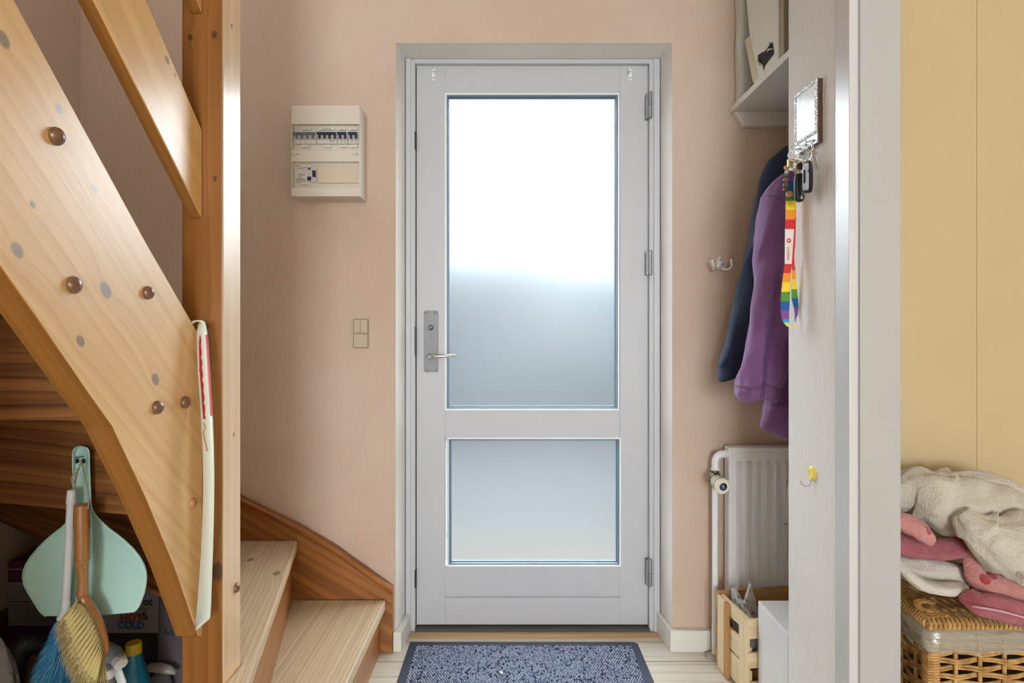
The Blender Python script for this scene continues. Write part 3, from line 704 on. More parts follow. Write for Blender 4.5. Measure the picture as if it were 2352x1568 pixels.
for k in range(20):
    q = 2*math.pi*k/20; rdv = ka*math.cos(q)+kb*math.sin(q); tg = -ka*math.sin(q)+kb*math.cos(q)
    gm.obox(ko+kax*.020+rdv*.0224, kax*.013, rdv*.0006, tg*.0007)
    gm.obox(ko+kax*.035+rdv*.0230, kax*.0025, rdv*.0008, tg*.0018)
part('grip_slot', gm, plain('slot_shadow', (72, 64, 54), .6), kno)
cap_c = ko+kax*.0510
lb = part('cap_label', MB().lathe(cap_c-kax*.001, kax, [(0, .0125), (.0015, .0122), (.0018, .0118)], 28), navy, kno, smooth=40)
kr = Vector((1, .12, 0)).normalized(); ku = kr.cross(-kax).normalized() * -1
if ku.z < 0: ku = -ku
tri = [cap_c+kax*.0009+ku*.007, cap_c+kax*.0009+kr*.005-ku*.001, cap_c+kax*.0009-kr*.005-ku*.001]
part('emblem', MB().prism(tri, kax*.0003), plain('grey_print', (150, 168, 190), .5), lb)
gl_ = MB()
for dz in (-.003, -.0055): gl_.obox(cap_c+kax*.001+ku*dz, kr*.0055, ku*.0007, kax*.0003)
part('print_line', gl_, plain('grey_print_line', (120, 138, 160), .5), lb)
part('floor_collar', MB().lathe((pxc-.003, PYY, .0003), (0, 0, 1), [(0, .030), (.004, .029), (.008, .022), (.012, .0125)], 24), plain('worn_collar', (176, 166, 148), .5), pp, smooth=40)

# cloth hanging beside the radiator
ck = NG('white_cloth_green_print'); o = ck.n('TexCoord').outputs['Object']
sp_ = ck.ss(ck.noise(o, 14, 2), .60, .64)
cloth_print = ck.fin(ck.mix(sp_, L((226, 222, 214)), L((120, 146, 96))), .8, 0, ck.bump(ck.noise(o, 400, 2), .3, .0006))
rows = []
edge = [(1104, 1809), (1128, 1805), (1160, 1803), (1200, 1798), (1230, 1802), (1260, 1805), (1285, 1809), (1300, 1813)]
for py, px in edge:
    p = P(px, py, 2.006); rows.append([(p.x+t, 2.006+.006*math.sin(t*60+py*.02), p.z-t*.1) for t in [j*.012 for j in range(13)]])
solo('tea_towel', 'white tea towel with green print hanging in front of the radiator', 'towel', MB().grid(rows), cloth_print, (P(1805, 1104, 1.9)), smooth=True, solid=.003, subsurf=1)

# ------------------------------------------------------------------ jackets hanging in the nook
def cloth(name, c, c2, wrinkle=.5, weave=500, sheen=.15, rough=.8):
    g = NG(name); o = g.n('TexCoord').outputs['Object']
    f = g.noise(o, 9, 3)
    n1 = g.bump(g.noise(g.n('Mapping', {'Vector': o, 'Scale': (1, 1, .45)}).outputs[0], 26, 3), wrinkle, .012)
    n2 = g.bump(g.noise(o, weave, 2), .35, .0005, n1)
    return g.fin(g.mix(f, L(c), L(c2)), rough, 0, n2, sheen=sheen)
navy_cloth = cloth('navy_softshell', (18, 40, 74), (12, 28, 54), .25)
plum = cloth('purple_softshell', (122, 78, 126), (96, 56, 100), .8)
plum_d = cloth('purple_seam', (84, 40, 88), (74, 34, 80), .2)
def garment(rows, n=28, wr=.5, seed=0.0, foldn=3, fold=.012):
    rings = []
    for k, (py, xa, xb, Y, th) in enumerate(rows):
        a, b = P(xa, py, Y), P(xb, py, Y); cx_, hw = (a.x+b.x)/2, (b.x-a.x)/2
        r = []
        for i in range(n):
            q = 2*math.pi*i/n; c_, s_q = math.cos(q), math.sin(q)
            sgn = lambda v: math.copysign(abs(v)**.8, v)
            x, y = cx_+hw*sgn(c_), Y+th*sgn(s_q)
            w = (mnoise.noise(Vector((x*16+seed, y*10, a.z*5)))+.5*mnoise.noise(Vector((x*30-a.z*14+seed, y*14, a.z*16))))*wr*th + fold*math.sin(foldn*c_*3.1+seed+a.z*3)*(1-abs(c_))
            r.append((x+.15*w, y-w, a.z+.006*math.sin(c_*4+seed)))
        rings.append(r)
    return MB().loft(rings)
def interp(rows, m=4):
    out = []
    for k in range(len(rows)-1):
        for j in range(m):
            t = j/m; out.append(tuple(a*(1-t)+b*t for a, b in zip(rows[k], rows[k+1])))
    return out+[rows[-1]]
jn = thing('jacket', 'dark navy jacket hanging behind the purple one in the nook', 'jacket', P(1800, 335, 1.88))
nv = [(326, 1818, 1850, 1.975, .012), (334, 1798, 1870, 1.975, .03), (346, 1784, 1890, 1.975, .04), (364, 1765, 1900, 1.975, .045), (395, 1751, 1905, 1.975, .042), (450, 1737, 1905, 1.975, .042), (520, 1722, 1860, 1.97, .045),
      (590, 1710, 1840, 1.97, .042), (680, 1691, 1800, 1.965, .04), (770, 1668, 1770, 1.965, .038), (838, 1649, 1735, 1.965, .036)]
part('sleeve', garment(interp(nv), seed=2.0, fold=.004), navy_cloth, jn, smooth=True)
part('cuff', garment(interp([(838, 1649.5, 1733, 1.965, .034), (866, 1648, 1722, 1.965, .033), (871, 1650, 1716, 1.965, .030)]), seed=2.0, fold=.002), navy_cloth, jn, smooth=True)
nb = [(420, 1745, 1990, 2.01, .04), (520, 1760, 2000, 2.01, .042), (700, 1775, 2000, 2.01, .042), (860, 1790, 2000, 2.01, .042), (900, 1800, 2000, 2.01, .04)]
part('body', garment(interp(nb), seed=5.0, fold=.01), navy_cloth, jn, smooth=True)
part('hanging_loop', MB().tube([(.94, 1.975, ZS-.0005), (.937, 1.977, 1.72), (.935, 1.978, 1.665)], .004, 8), navy_cloth, jn, smooth=True)
jp = thing('jacket', 'purple softshell jacket with long sleeve hanging behind the white pillar', 'jacket', P(1810, 400, 1.72))
sl = [(388, 1815, 1860, 1.73, .010), (396, 1797, 1875, 1.73, .025), (408, 1783, 1890, 1.73, .036), (425, 1771, 1895, 1.73, .042), (446, 1760, 1895, 1.73, .045), (500, 1751, 1880, 1.73, .045), (560, 1742, 1862, 1.73, .042), (620, 1732, 1850, 1.72, .040),
      (700, 1723, 1840, 1.72, .038), (780, 1710, 1820, 1.72, .036), (840, 1699, 1803, 1.72, .034), (884, 1691.5, 1792, 1.72, .033)]
sv = part('sleeve', garment(interp(sl, 7), seed=8.0, foldn=2, fold=.013, wr=.95), plum, jp, smooth=True)
hem = MB(); rr = garment([(884, 1691, 1792.5, 1.72, .0335), (900, 1690, 1787, 1.72, .033), (912, 1696, 1784, 1.72, .032), (918, 1706, 1782, 1.72, .028)], seed=8.0, foldn=2, fold=.004, wr=.55)
part('cuff', rr, plum, jp, smooth=True)
sm_ = MB()
for off in (0, 6):
    sm_.tube([P(x+off, y, 1.72-.0385+.004*math.sin(y*.02)) for x, y in ((1786, 640), (1776, 700), (1768, 760), (1759, 820), (1751, 880), (1748, 915))], .0008, 5)
part('seam', sm_, plum_d, sv, smooth=True)
part('shoulder_seam', MB().tube([P(x, y, 1.684) for x, y in ((1760, 450), (1772, 449), (1786, 454), (1800, 464), (1815, 476))], .0011, 5), plum_d, sv, smooth=True)
pb = [(440, 1800, 1990, 1.80, .05), (560, 1800, 2000, 1.80, .055), (700, 1797, 2000, 1.80, .055), (800, 1790, 2000, 1.80, .055), (880, 1775, 2000, 1.80, .055), (930, 1754, 2000, 1.80, .055), (960, 1749, 2000, 1.80, .055), (978, 1747, 2000, 1.80, .055)]
bd_ = part('body', garment(interp(pb), seed=3.0, foldn=4, fold=.012), plum, jp, smooth=True)
part('hanging_loop', MB().tube([(.95, 1.75, ZS-.0005), (.95, 1.745, 1.65), (.95, 1.74, 1.50)], .004, 8), plum, jp, smooth=True)
hb = garment(interp([(928, 1753, 1990, 1.798, .058), (976, 1746, 1990, 1.798, .058), (988, 1760, 1990, 1.798, .056), (1000, 1790, 1990, 1.80, .052), (1010, 1815, 1990, 1.80, .04)]), seed=3.0, foldn=4, fold=.012)
part('hem', hb, plum, jp, smooth=True)

# ------------------------------------------------------------------ framed picture with hook rail, keys
GX = .687
def KX(px, py, x=GX): return PX(px, py, x)
kf = thing('framed_picture', 'small brown framed picture with silver beading above the keys on the pillar', 'picture frame', (.70, 1.455, 1.50))
brown = wood('dark_walnut_frame', (92, 56, 44), (58, 34, 28), freq=80, rough=.35, coat=.3)
ya, yb2 = 1.400, 1.510; za, zb_ = 1.5095, 1.655
part('frame_box', MB().box((GX+.001, ya, za), (.6995, yb2, zb_)), brown, kf, bevel=.001, grain=(0, 0, 1))
silver = NG('silver_beading'); o = silver.n('TexCoord').outputs['Object']
vo = silver.n('TexVoronoi', {'Vector': o, 'Scale': 330.0}).outputs[0]
silver_m = silver.fin(L((205, 210, 208)), .28, .8, silver.bump(vo, .9, .0014))
fz = za+.022
fm = MB(); w = .0075
fm.box((GX-.0025, ya, fz), (GX+.0015, ya+w, zb_)); fm.box((GX-.0025, yb2-w, fz), (GX+.0015, yb2, zb_))
fm.box((GX-.0025, ya+w, zb_-w), (GX+.0015, yb2-w, zb_)); fm.box((GX-.0025, ya+w, fz), (GX+.0015, yb2-w, fz+w))
part('beaded_border', fm, silver_m, kf, bevel=.001)
pic = NG('pale_picture'); o = pic.n('TexCoord').outputs['Object']
pic_m = pic.fin(pic.mix(pic.ss(pic.noise(o, 30, 3), .5, .62), L((226, 224, 222)), L((186, 192, 208))), .3, coat=.25)
part('glazed_picture', MB().box((GX-.0008, ya+w, fz+w), (GX+.0015, yb2-w, zb_-w)), pic_m, kf)
part('hook_rail', MB().box((GX-.0006, ya, za), (GX+.0015, yb2, fz)), plain('pale_blue_rail', (200, 212, 224), .25), kf)
hooks = []
for (bx, by), (cx1, cy1) in (((1870, 323), (1857, 319)), ((1852, 333), (1836, 330)), ((1838, 342), (1819, 341))):
    b0 = KX(bx, by); yk = b0.y; zk = b0.z
    m_ = MB().lathe((GX-.0006, yk, zk), (-1, 0, 0), [(0, .0035), (.0015, .003), (.002, .0015)], 12)
    m_.tube([(GX, yk, zk), (GX-.010, yk, zk), (GX-.014, yk+.001, zk-.0018), (GX-.019, yk+.002, zk+.001), (GX-.0205, yk+.002, zk+.0055), (GX-.017, yk+.001, zk+.009), (GX-.0135, yk, zk+.0085)], .0011, 8)
    part('hook', m_, steel_dark, kf, smooth=60); hooks.append(Vector((GX-.0145, yk+.001, zk-.003)))
def ring3(c, rad, n_, tube=.0009, mb=None):
    n_ = Vector(n_).normalized(); a = n_.orthogonal().normalized(); b = n_.cross(a)
    return (mb or MB()).tube([Vector(c)+(a*math.cos(q)+b*math.sin(q))*rad for q in [2*math.pi*i/28 for i in range(28)]], tube, 6, closed=True)
def fob(c, w_, h_, t_, ang, tilt=0):                   # rounded pill outline extruded
    r = Vector((math.cos(ang), math.sin(ang), 0)); n_ = Vector((-math.sin(ang), math.cos(ang), 0)); u_ = (Vector((0, 0, 1))*math.cos(tilt)+r*math.sin(tilt))
    r2 = (r*math.cos(tilt)-Vector((0, 0, 1))*math.sin(tilt))
    rings = []
    for d, s_ in ((-1, .72), (-.8, .9), (-.35, 1), (.35, 1), (.8, .9), (1, .72)):
        rg = []
        for i in range(28):
            q = 2*math.pi*i/28; cc, ss_ = math.cos(q), math.sin(q)
            rg.append(Vector(c)+n_*t_*d*.5+r2*(math.copysign(abs(cc)**.75, cc)*w_/2*s_)+u_*(math.copysign(abs(ss_)**.62, ss_)*h_/2*(s_*.06+.94)))
        rings.append(rg)
    return MB().loft(rings), r2, u_, n_
brassk = plain('brass_key', (196, 176, 124), .3, metal=.9); nick = plain('nickel_key', (190, 188, 180), .3, metal=.9)
fob_b = plain('black_fob', (14, 17, 24), .5); fob_s = plain('silver_fob', (190, 202, 212), .25, metal=.3)
def key(c, ang, blade_dir, mat, parent, w_=.011, L_=.034):
    n_ = Vector((math.cos(ang), math.sin(ang), 0)); bd = Vector(blade_dir).normalized(); sd = n_.cross(bd).normalized()
    m_ = MB(); m_.prism([Vector(c)+(bd*math.cos(q)*-w_+sd*math.sin(q)*w_)+bd*.0+bd*0 for q in [2*math.pi*i/16 for i in range(16)]], n_*.002)
    p0 = Vector(c)+bd*w_*.9
    m_.prism([p0-sd*.0035, p0+sd*.0035, p0+bd*L_*.4+sd*.0042, p0+bd*L_*.55+sd*.003, p0+bd*L_*.7+sd*.0042, p0+bd*L_+sd*.001, p0+bd*L_-sd*.003], n_*.002)
    return part('key', m_, mat, parent, bevel=.0003)
# near bunch: silver fob, small key
k1 = thing('key_bunch', 'key bunch with silver and black fob on the hook nearest the camera', 'keys', hooks[0])
part('key_ring', ring3(hooks[0]+Vector((-.0005, 0, -.0115)), .0125, (.5, 1, 0)), chrome, k1, smooth=True)
part('key_ring', ring3(hooks[0]+Vector((.002, .001, -.010)), .0108, (1, .35, 0)), chrome, k1, smooth=True)
rc2 = P(1848, 356, 1.425); part('key_ring', ring3(rc2, .0145, (.35, 1, .1), .0011), chrome, k1, smooth=True)
fc = P(1855.5, 407, 1.415); fm_, fr_, fu_, fn_ = fob(fc, .026, .072, .013, .55)
fo = part('car_key_fob', fm_, fob_b, k1, smooth=40)
fs_, _, _, _ = fob(fc-fr_*.0098-fn_*.0012, .006, .062, .0125, .55)
part('silver_face', fs_, fob_s, fo, smooth=40, label='silver edge face')
part('button', MB().obox(fc-fr_*.0105+Vector((0, 0, .012))-fn_*.0089, fr_*.0016, fn_*.0004, Vector((0, 0, .0028))), navy, fo)
part('loop_cap', MB().obox(fc+Vector((0, 0, .0375)), fr_*.006, fn_*.003, Vector((0, 0, .0035))), chrome, fo, bevel=.001)
key(P(1868, 350, 1.418), .9, (.35, .1, -1), nick, k1, .0085, .036)
# middle bunch: black fob
k2 = thing('key_bunch', 'key bunch with long black car fob on the middle hook', 'keys', hooks[1])
part('key_ring', ring3(hooks[1]+Vector((0, 0, -.0145)), .0155, (.25, 1, 0), .0011), chrome, k2, smooth=True)
fc = P(1836, 431, 1.452); fm_, fr_, fu_, fn_ = fob(fc, .027, .067, .012, .35)
fo = part('car_key_fob', fm_, fob_b, k2, smooth=40)
part('grey_panel', MB().obox(fc+fr_*.0055-fn_*.0056+Vector((0, 0, -.003)), fr_*.0055, fn_*.0006, Vector((0, 0, .015))), plain('grey_fob_panel', (120, 124, 130), .3), fo, bevel=.0005)
em = MB()
for s in (-1, 1):
    em.obox(fc+fr_*(.001+s*.0012)-fn_*.0062+Vector((0, 0, -.0235+s*.0012)), (fr_*.0026+Vector((0, 0, .0016))), fn_*.0003, Vector((0, 0, .0009))-fr_*.0003)
    em.obox(fc+fr_*(.001-s*.0014)-fn_*.0062+Vector((0, 0, -.0235+s*.0030)), (fr_*.0006+Vector((0, 0, .0010))), fn_*.0003, Vector((0, 0, .0006))-fr_*.0009)
part('emblem', em, label_white, fo)
for i_, (px, py, r_, nv_) in enumerate(((1838, 375, .013, (.8, 1, .1)), (1834, 381, .0125, (1, .5, .2)), (1840, 384, .012, (.5, 1, .3)))):
    part('key_ring', ring3(P(px, py, 1.455), r_, nv_, .0013), chrome, k2, smooth=True)
part('coin_tag', MB().lathe(P(1839, 382, 1.450), (-.35, -1, .1), [(0, .0085), (.0018, .0085), (.0022, .0075)], 20), fob_b, k2, smooth=40)
# far bunch: brass key, wooden beads
k3 = thing('key_bunch', 'key bunch with brass lock keys and a string of wooden beads', 'keys', hooks[2])
part('key_ring', ring3(hooks[2]+Vector((0, 0, -.012)), .0135, (.25, 1, 0), .0011), chrome, k3, smooth=True)
c = P(1816.5, 375, 1.49)
part('padlock_body', MB().obox(c, Vector((.0085, .002, 0)), Vector((-.001, .0035, 0)), Vector((0, 0, .0095))), brassk, k3, bevel=.0012)
key(P(1822, 378, 1.487), 1.2, (.3, 0, -1), brassk, k3, .007, .020)
key(P(1827, 374, 1.486), 1.5, (.45, 0, -1), brassk, k3, .007, .022)
beads = ((1806, 385, 5.7, (190, 150, 100)), (1806.8, 395, 4.9, (196, 190, 150)), (1806.4, 403.5, 4.3, (70, 92, 84)), (1805.8, 413, 6.6, (120, 88, 68)), (1805, 425, 6.4, (104, 76, 62)), (1803.6, 435.5, 5.8, (84, 62, 54)), (1812.8, 445.5, 7.7, (190, 152, 94)))
for px, py, r_, col in beads:
    part('bead', MB().ball(P(px, py, 1.50), r_/F*1.50, 14), plain('bead_%d' % int(px*10+py), col, .4, var=.1, scale=200), k3, smooth=True)
part('cord', MB().tube([P(1812, 372, 1.50), P(1806, 379, 1.50), P(1806, 410, 1.50), P(1802, 436, 1.50), P(1800, 446, 1.50), P(1799, 452, 1.50)], .0008, 6), black, k3, smooth=True)
# rainbow lanyard
cols = {'purple': (126, 74, 140), 'blue': (20, 84, 150), 'green': (84, 140, 50), 'yellow': (236, 206, 50), 'orange': (236, 146, 44), 'red': (208, 44, 44), 'white': (232, 224, 216), 'sky': (60, 150, 200), 'lime': (190, 220, 120), 'cream': (240, 214, 150)}
lm = {k: cloth('ribbon_'+k, v, v, .02, 900, 0) for k, v in cols.items()}; names = list(cols)
ly = thing('lanyard', 'rainbow striped lanyard with white printed section hanging from the hooks', 'lanyard', P(1815, 372, 1.505))
def ribbon(rows, Y0):                                # rows: y, left, right, colour of the segment below
    rws, mi = [], []
    full = []
    for k in range(len(rows)-1):
        y0, l0, r0, c0, d0 = rows[k]; y1_, l1, r1, _, d1 = rows[k+1]
        for j in range(3):
            t = j/3; full.append((y0+(y1_-y0)*t, l0+(l1-l0)*t, r0+(r1-r0)*t, d0+(d1-d0)*t)); mi.append(names.index(c0))
    full.append((rows[-1][0], rows[-1][1], rows[-1][2], rows[-1][4]))
    for y, l, r_, d in full: rws.append([P(l+(r_-l)*i/4, y, Y0+d+.0012*math.sin(i*.8)) for i in range(5)])
    return MB().grid(rws, mats=mi)
fr_rows = [(392, 1810, 1829, 'purple', .002), (417, 1809, 1829, 'blue', .002), (446, 1806.5, 1828, 'green', 0), (461, 1805, 1827.5, 'yellow', 0), (482, 1804.5, 1827, 'orange', 0), (504, 1804, 1825.5, 'red', 0), (526, 1803, 1824, 'white', 0), (606, 1802.5, 1818.5, 'red', 0),
           (627, 1799.5, 1816, 'orange', 0), (648, 1797, 1815.5, 'yellow', 0), (670, 1794.5, 1814.5, 'green', 0), (692, 1793.2, 1813.5, 'blue', 0), (713, 1793, 1812.5, 'purple', 0), (733, 1796, 1812.5, 'sky', .001), (740, 1799.5, 1813, 'lime', .002), (747, 1805, 1814.5, 'cream', .004), (751, 1811, 1818, 'cream', .008), (753, 1816, 1821, 'cream', .012)]
bk_rows = [(440, 1812, 1828.5, 'orange', .006), (500, 1812, 1828, 'red', .006), (560, 1812, 1826.5, 'red', .006), (590, 1816, 1824, 'red', .008), (606, 1818.5, 1825, 'red', .010), (620, 1819, 1827, 'orange', .012), (641, 1818.8, 1828, 'yellow', .013), (664, 1818, 1830.5, 'green', .014), (685, 1818, 1832.5, 'blue', .014), (706, 1823.5, 1834, 'purple', .014), (722, 1826, 1832.5, 'purple', .014), (732, 1825.5, 1828, 'sky', .014), (738, 1825, 1828, 'cream', .014), (748, 1822, 1827, 'cream', .013), (753, 1817, 1823, 'cream', .012)]
lmats = [lm[k] for k in names]
lf = part('front_strap', ribbon(fr_rows, 1.505), lmats, ly, smooth=True, solid=.0012)
part('back_strap', ribbon(bk_rows, 1.505), lmats, ly, smooth=True, solid=.0012)
redp = plain('red_print', (190, 40, 44), .6)
p = P(1810.2, 582, 1.505)
text('lettering', 'vodafone', .0088, (p.x, p.y-.0017, p.z), (0, 0, -1), (1, 0, 0), redp, lf)
p = P(1811.6, 552.5, 1.505)
part('printed_emblem', ring3((p.x, p.y-.0016, p.z), .0042, (0, 1, 0), .0011).ball((p.x+.0015, p.y-.0016, p.z-.0025), .0014, 8), redp, lf, smooth=True)

# ------------------------------------------------------------------ yellow smiling hook on the pillar
yc = PX(1867, 1086, .70)
yh = thing('adhesive_hook', 'yellow round adhesive hook with smiling face low on the pillar', 'hook', (.70, yc.y, yc.z))
yel = plain('yellow_plastic', (238, 214, 70), .35, var=.02); pyel = plain('pale_yellow_face', (244, 232, 150), .35, var=.02)
dsc = part('disc', MB().lathe((.6998, yc.y, yc.z), (-1, 0, 0), [(0, .0165), (.004, .0165), (.0065, .014)], 28), yel, yh, smooth=35)
part('face', MB().lathe((.6934, yc.y, yc.z), (-1, 0, 0), [(0, .0135), (.0008, .0133)], 28), pyel, dsc)
fm = MB(); q0 = Vector((.6924, yc.y, yc.z))
fm.ball(q0+Vector((0, .0045, .004)), .0014, 8); fm.ball(q0+Vector((0, -.0045, .004)), .0014, 8)
fm.tube([q0+Vector((0, .006*math.cos(a), -.006*math.sin(a)*.8)) for a in [math.pi*i/8 for i in range(1, 8)]], .0005, 5)
part('smile', fm, plain('soft_print', (206, 176, 60), .5), dsc)
part('wire_hook', MB().tube([(.6945, yc.y-.002, yc.z-.012), (.694, yc.y-.002, yc.z-.024), (.690, yc.y-.001, yc.z-.030), (.682, yc.y+.001, yc.z-.031), (.676, yc.y+.003, yc.z-.027), (.673, yc.y+.004, yc.z-.020)], .0011, 8), steel_dark, yh, smooth=True)

# ------------------------------------------------------------------ wooden crate with weathered star boards, white box
crate_w = wood('pale_crate_wood', (224, 204, 166), (196, 168, 124), [(.20, .12, .006), (1.6, 1.5, .008)], freq=30, rough=.6, contrast=.6)
crate_b = wood('brown_crate_wood', (176, 130, 78), (146, 100, 54), freq=30, rough=.6, contrast=.5)
o0 = Vector((.657, 1.972, 0)); e1 = Vector((.026, -.196, 0)).normalized(); e2 = Vector((-e1.y, e1.x, 0))
if e2.x < 0: e2 = -e2
CL, CWd, CHt = .190, .27, .242
def cb(mb, a0, a1, b0, b1, z0, z1):                  # a along e1 (towards the camera), b along e2 (to the right)
    c = o0+e1*(a0+a1)/2+e2*(b0+b1)/2+Vector((0, 0, (z0+z1)/2))
    return mb.obox(c, e2*(b1-b0)/2, e1*(a1-a0)/2, Vector((0, 0, (z1-z0)/2)))
cr = thing('wooden_crate', 'small pale wooden slatted crate between the pipe and white box', 'crate', o0)
for b0 in (0.0, CWd-.012):
    for z0, z1 in ((.196, .240), (.098, .160), (.012, .092)):
        part('end_board', cb(MB(), .008, CL-.008, b0+.001, b0+.011, z0, z1), crate_w, cr, bevel=.0015, grain=e1, seed=int(z0*100))
for b0, w_ in ((-.009, .0092), (CWd-.0002, .0092)):
    part('corner_batten', cb(MB(), .001, .050, b0, b0+w_, .006, .238), crate_w, cr, bevel=.0015, grain=(0, 0, 1), seed=3)
    part('corner_batten', cb(MB(), .140, .190, b0, b0+w_, .0, .236), crate_w, cr, bevel=.0015, grain=(0, 0, 1), seed=5)
part('inner_batten', cb(MB(), .050, .066, -.012, .0008, .004, .236), crate_b, cr, bevel=.001, grain=(0, 0, 1), seed=6)
for a0, mt in ((-.008, crate_b), (CL-.006, crate_w)):
    for z0, z1 in ((.190, .246), (.105, .150), (.018, .065)):
        part('side_slat', cb(MB(), a0, a0+.0078 if a0 < 0 else a0+.009, -.0095, CWd+.0095, z0, z1), mt, cr, bevel=.0015, grain=e2, seed=int(z1*90))
part('base', cb(MB(), .002, CL-.008, .012, CWd-.012, .0005, .008), crate_b, cr, grain=e2)
driftm = NG('weathered_grey_wood'); o = driftm.n('TexCoord').outputs['Object']
f1_ = driftm.ss(driftm.noise(o, 70, 3), .52, .68); f2_ = driftm.noise(o, 18, 3)
drift = driftm.fin(driftm.mix(f1_, driftm.mix(f2_, L((196, 190, 184)), L((156, 150, 146))), L((92, 86, 84))), .8, 0, driftm.bump(f2_, .6, .003))
def world_prism(pts, Y0, Y1): return MB().prism([P(px, py, Y0) for px, py in pts], (0, Y1-Y0, 0))
a = o0+e2*.045+e1*.03; 
sp = MB().prism([P(px, py, 1.90) for px, py in ((1725, 1341), (1737, 1380), (1742, 1430), (1748, 1520), (1712, 1520), (1700, 1460), (1703, 1405))], (0, .014, 0))
solo('wooden_star', 'weathered grey pointed board standing upright in the crate', 'wooden ornament', sp, drift, (P(1725, 1500, 1.9)), bevel=.002)
q0, q1 = o0+e2*.030+e1*.012+Vector((0, 0, .262)), o0+e2*.035+e1*.150+Vector((0, 0, .19))
dd = (q1-q0); dn = Vector((e2.x, e2.y, 0))
wd = Vector((0, 0, -1)); 
sb = MB().prism([q0, q0+dd*.06+Vector((0, 0, .010)), q1+Vector((0, 0, .012)), q1+Vector((0, 0, -.05)), q0+dd*.35+Vector((0, 0, -.20)), q0+dd*.12+Vector((0, 0, -.16))], dn*.012)
solo('wooden_star', 'weathered grey board lying slantwise against the left crate end', 'wooden ornament', sb, drift, q1, bevel=.002)
wbx = MB().box((.7008, 1.580, .0005), (1.10, 1.775, .305))
wbox = solo('storage_box', 'glossy white box with square edges standing behind the pillar foot', 'box', wbx, plain('white_laminate', (232, 232, 234), .22, var=.01), (.9, 1.69, 0), bevel=.003)

# ------------------------------------------------------------------ door mat
mx0, mx1, my0, my1 = -.3575, .424, 1.56, 2.128
mat_r = plain('dark_blue_rubber', (38, 46, 64), .6, var=.1, nz=300)
dm = thing('door_mat', 'blue-grey looped door mat with dark rubber edge before the door', 'door mat', (.03, 1.85, 0))
rim = MB().prism([(mx0, my0, .0004), (mx1+.012, my0, .0004), (mx1, my1-.012, .0004), (mx1-.012, my1-.002, .0004), (mx1-.03, my1, .0004), (mx0+.001, my1, .0004)], (0, 0, .004))
part('rubber_base', rim, mat_r, dm, bevel=.001)
random.seed(3)
pts_m = [plain('loop_pale', (184, 192, 208), .9), plain('loop_mid', (128, 142, 168), .9), plain('loop_dark', (42, 52, 78), .9)]
lo_ = MB(); nx = 88; ny = 66
bx0, bx1, by0, by1 = mx0+.028, mx1-.024, my0+.02, my1-.028
for j in range(ny):
    for i in range(nx):
        x = bx0+(bx1-bx0)*(i+.5+(.5 if j % 2 else 0)-.25)/nx; y = by0+(by1-by0)*(j+.5)/ny
        rr_ = random.random(); s = 1 if j % 2 else -1
        c = Vector((x+random.uniform(-.0007, .0007), y+random.uniform(-.0007, .0007), .0040))
        ax = Vector((.0030*s, .0016, 0)); ay = Vector((-.0009*s, .0027, 0)); hz = random.uniform(.0030, .0045)
        mi = 0 if rr_ < .62 else (1 if rr_ < .92 else 2)
        vs = [c+ax*math.cos(q)+ay*math.sin(q) for q in [math.pi*2*k/6 for k in range(6)]]
        vs += [c+(ax*math.cos(q)+ay*math.sin(q))*.62+Vector((0, 0, hz)) for q in [math.pi*2*k/6 for k in range(6)]]
        lo_.add(vs, [(k, (k+1) % 6, 6+(k+1) % 6, 6+k) for k in range(6)]+[(6, 7, 8, 9, 10, 11)], mi)
pile = part('loop_pile', lo_.box((bx0-.002, by0-.002, .0042), (bx1+.002, by1+.002, .0047), 2), pts_m, dm, smooth=60); pile['kind'] = 'stuff'
lp = P(1150, 1531, 1.93); 
lf_ = MB(); lf_.tube([(lp.x-.006, lp.y+.004, .0105), (lp.x, lp.y, .012), (lp.x+.008, lp.y-.010, .0105)], [.0008, .006, .0008], 8, flat=.2)
solo('leaf', 'tiny pale dry leaf lying on the door mat', 'leaf', lf_, plain('pale_leaf', (214, 222, 200), .6), (lp.x, lp.y, .008), smooth=True)

# ------------------------------------------------------------------ wicker hamper
wick = NG('honey_wicker'); o = wick.n('TexCoord').outputs['Object']
wick_m = wick.fin(wick.mix(wick.ss(wick.noise(o, 60, 3), .3, .7), L((206, 164, 104)), L((164, 120, 64))), .42, 0, wick.bump(wick.noise(o, 500, 2), .2, .0004))
HX0, HX1, HY0, HY1, HZ = .852, 1.30, 1.262, 1.505, .452
hp_ = thing('wicker_hamper', 'honey coloured woven wicker laundry hamper under the pile of towels', 'hamper', ((HX0+HX1)/2, (HY0+HY1)/2, 0))
stk = []
def side(p0, p1, n_): p0, p1 = Vector(p0), Vector(p1); return [p0+(p1-p0)*(i/n_) for i in range(n_+1)]
fr_s = side((HX0, HY0, 0), (HX1, HY0, 0), 9); le_s = side((HX0, HY0, 0), (HX0, HY1, 0), 5)
ri_s = side((HX1, HY0, 0), (HX1, HY1, 0), 5)
wv = MB()
for p in fr_s[1:-1]+le_s[1:-1]+ri_s[1:-1]: wv.tube([p+Vector((0, 0, .002)), p+Vector((0, 0, HZ))], .0042, 8)
def weave(pts, nrm, mb, z0, z1, pitch=.0155):
    nrm = Vector(nrm); k = 0; z = z0
    while z < z1:
        for d in (0, 1):
            path = []
            for i, p in enumerate(pts):
                s = 1 if (i+k) % 2 else -1
                if i > 0: path.append((pts[i-1]+p)/2+Vector((0, 0, z+d*.0052+random.uniform(-.0006, .0006)+.0012*s)))
                path.append(p+nrm*(.0062*s)+Vector((0, 0, z+d*.0052+random.uniform(-.0006, .0006))))
            mb.tube(path, .0027, 6)
        k += 1; z += pitch/1.0
weave(fr_s, (0, -1, 0), wv, .006, HZ-.004); weave(le_s, (-1, 0, 0), wv, .006, HZ-.004); weave(ri_s, (1, 0, 0), wv, .006, HZ-.004, .03)
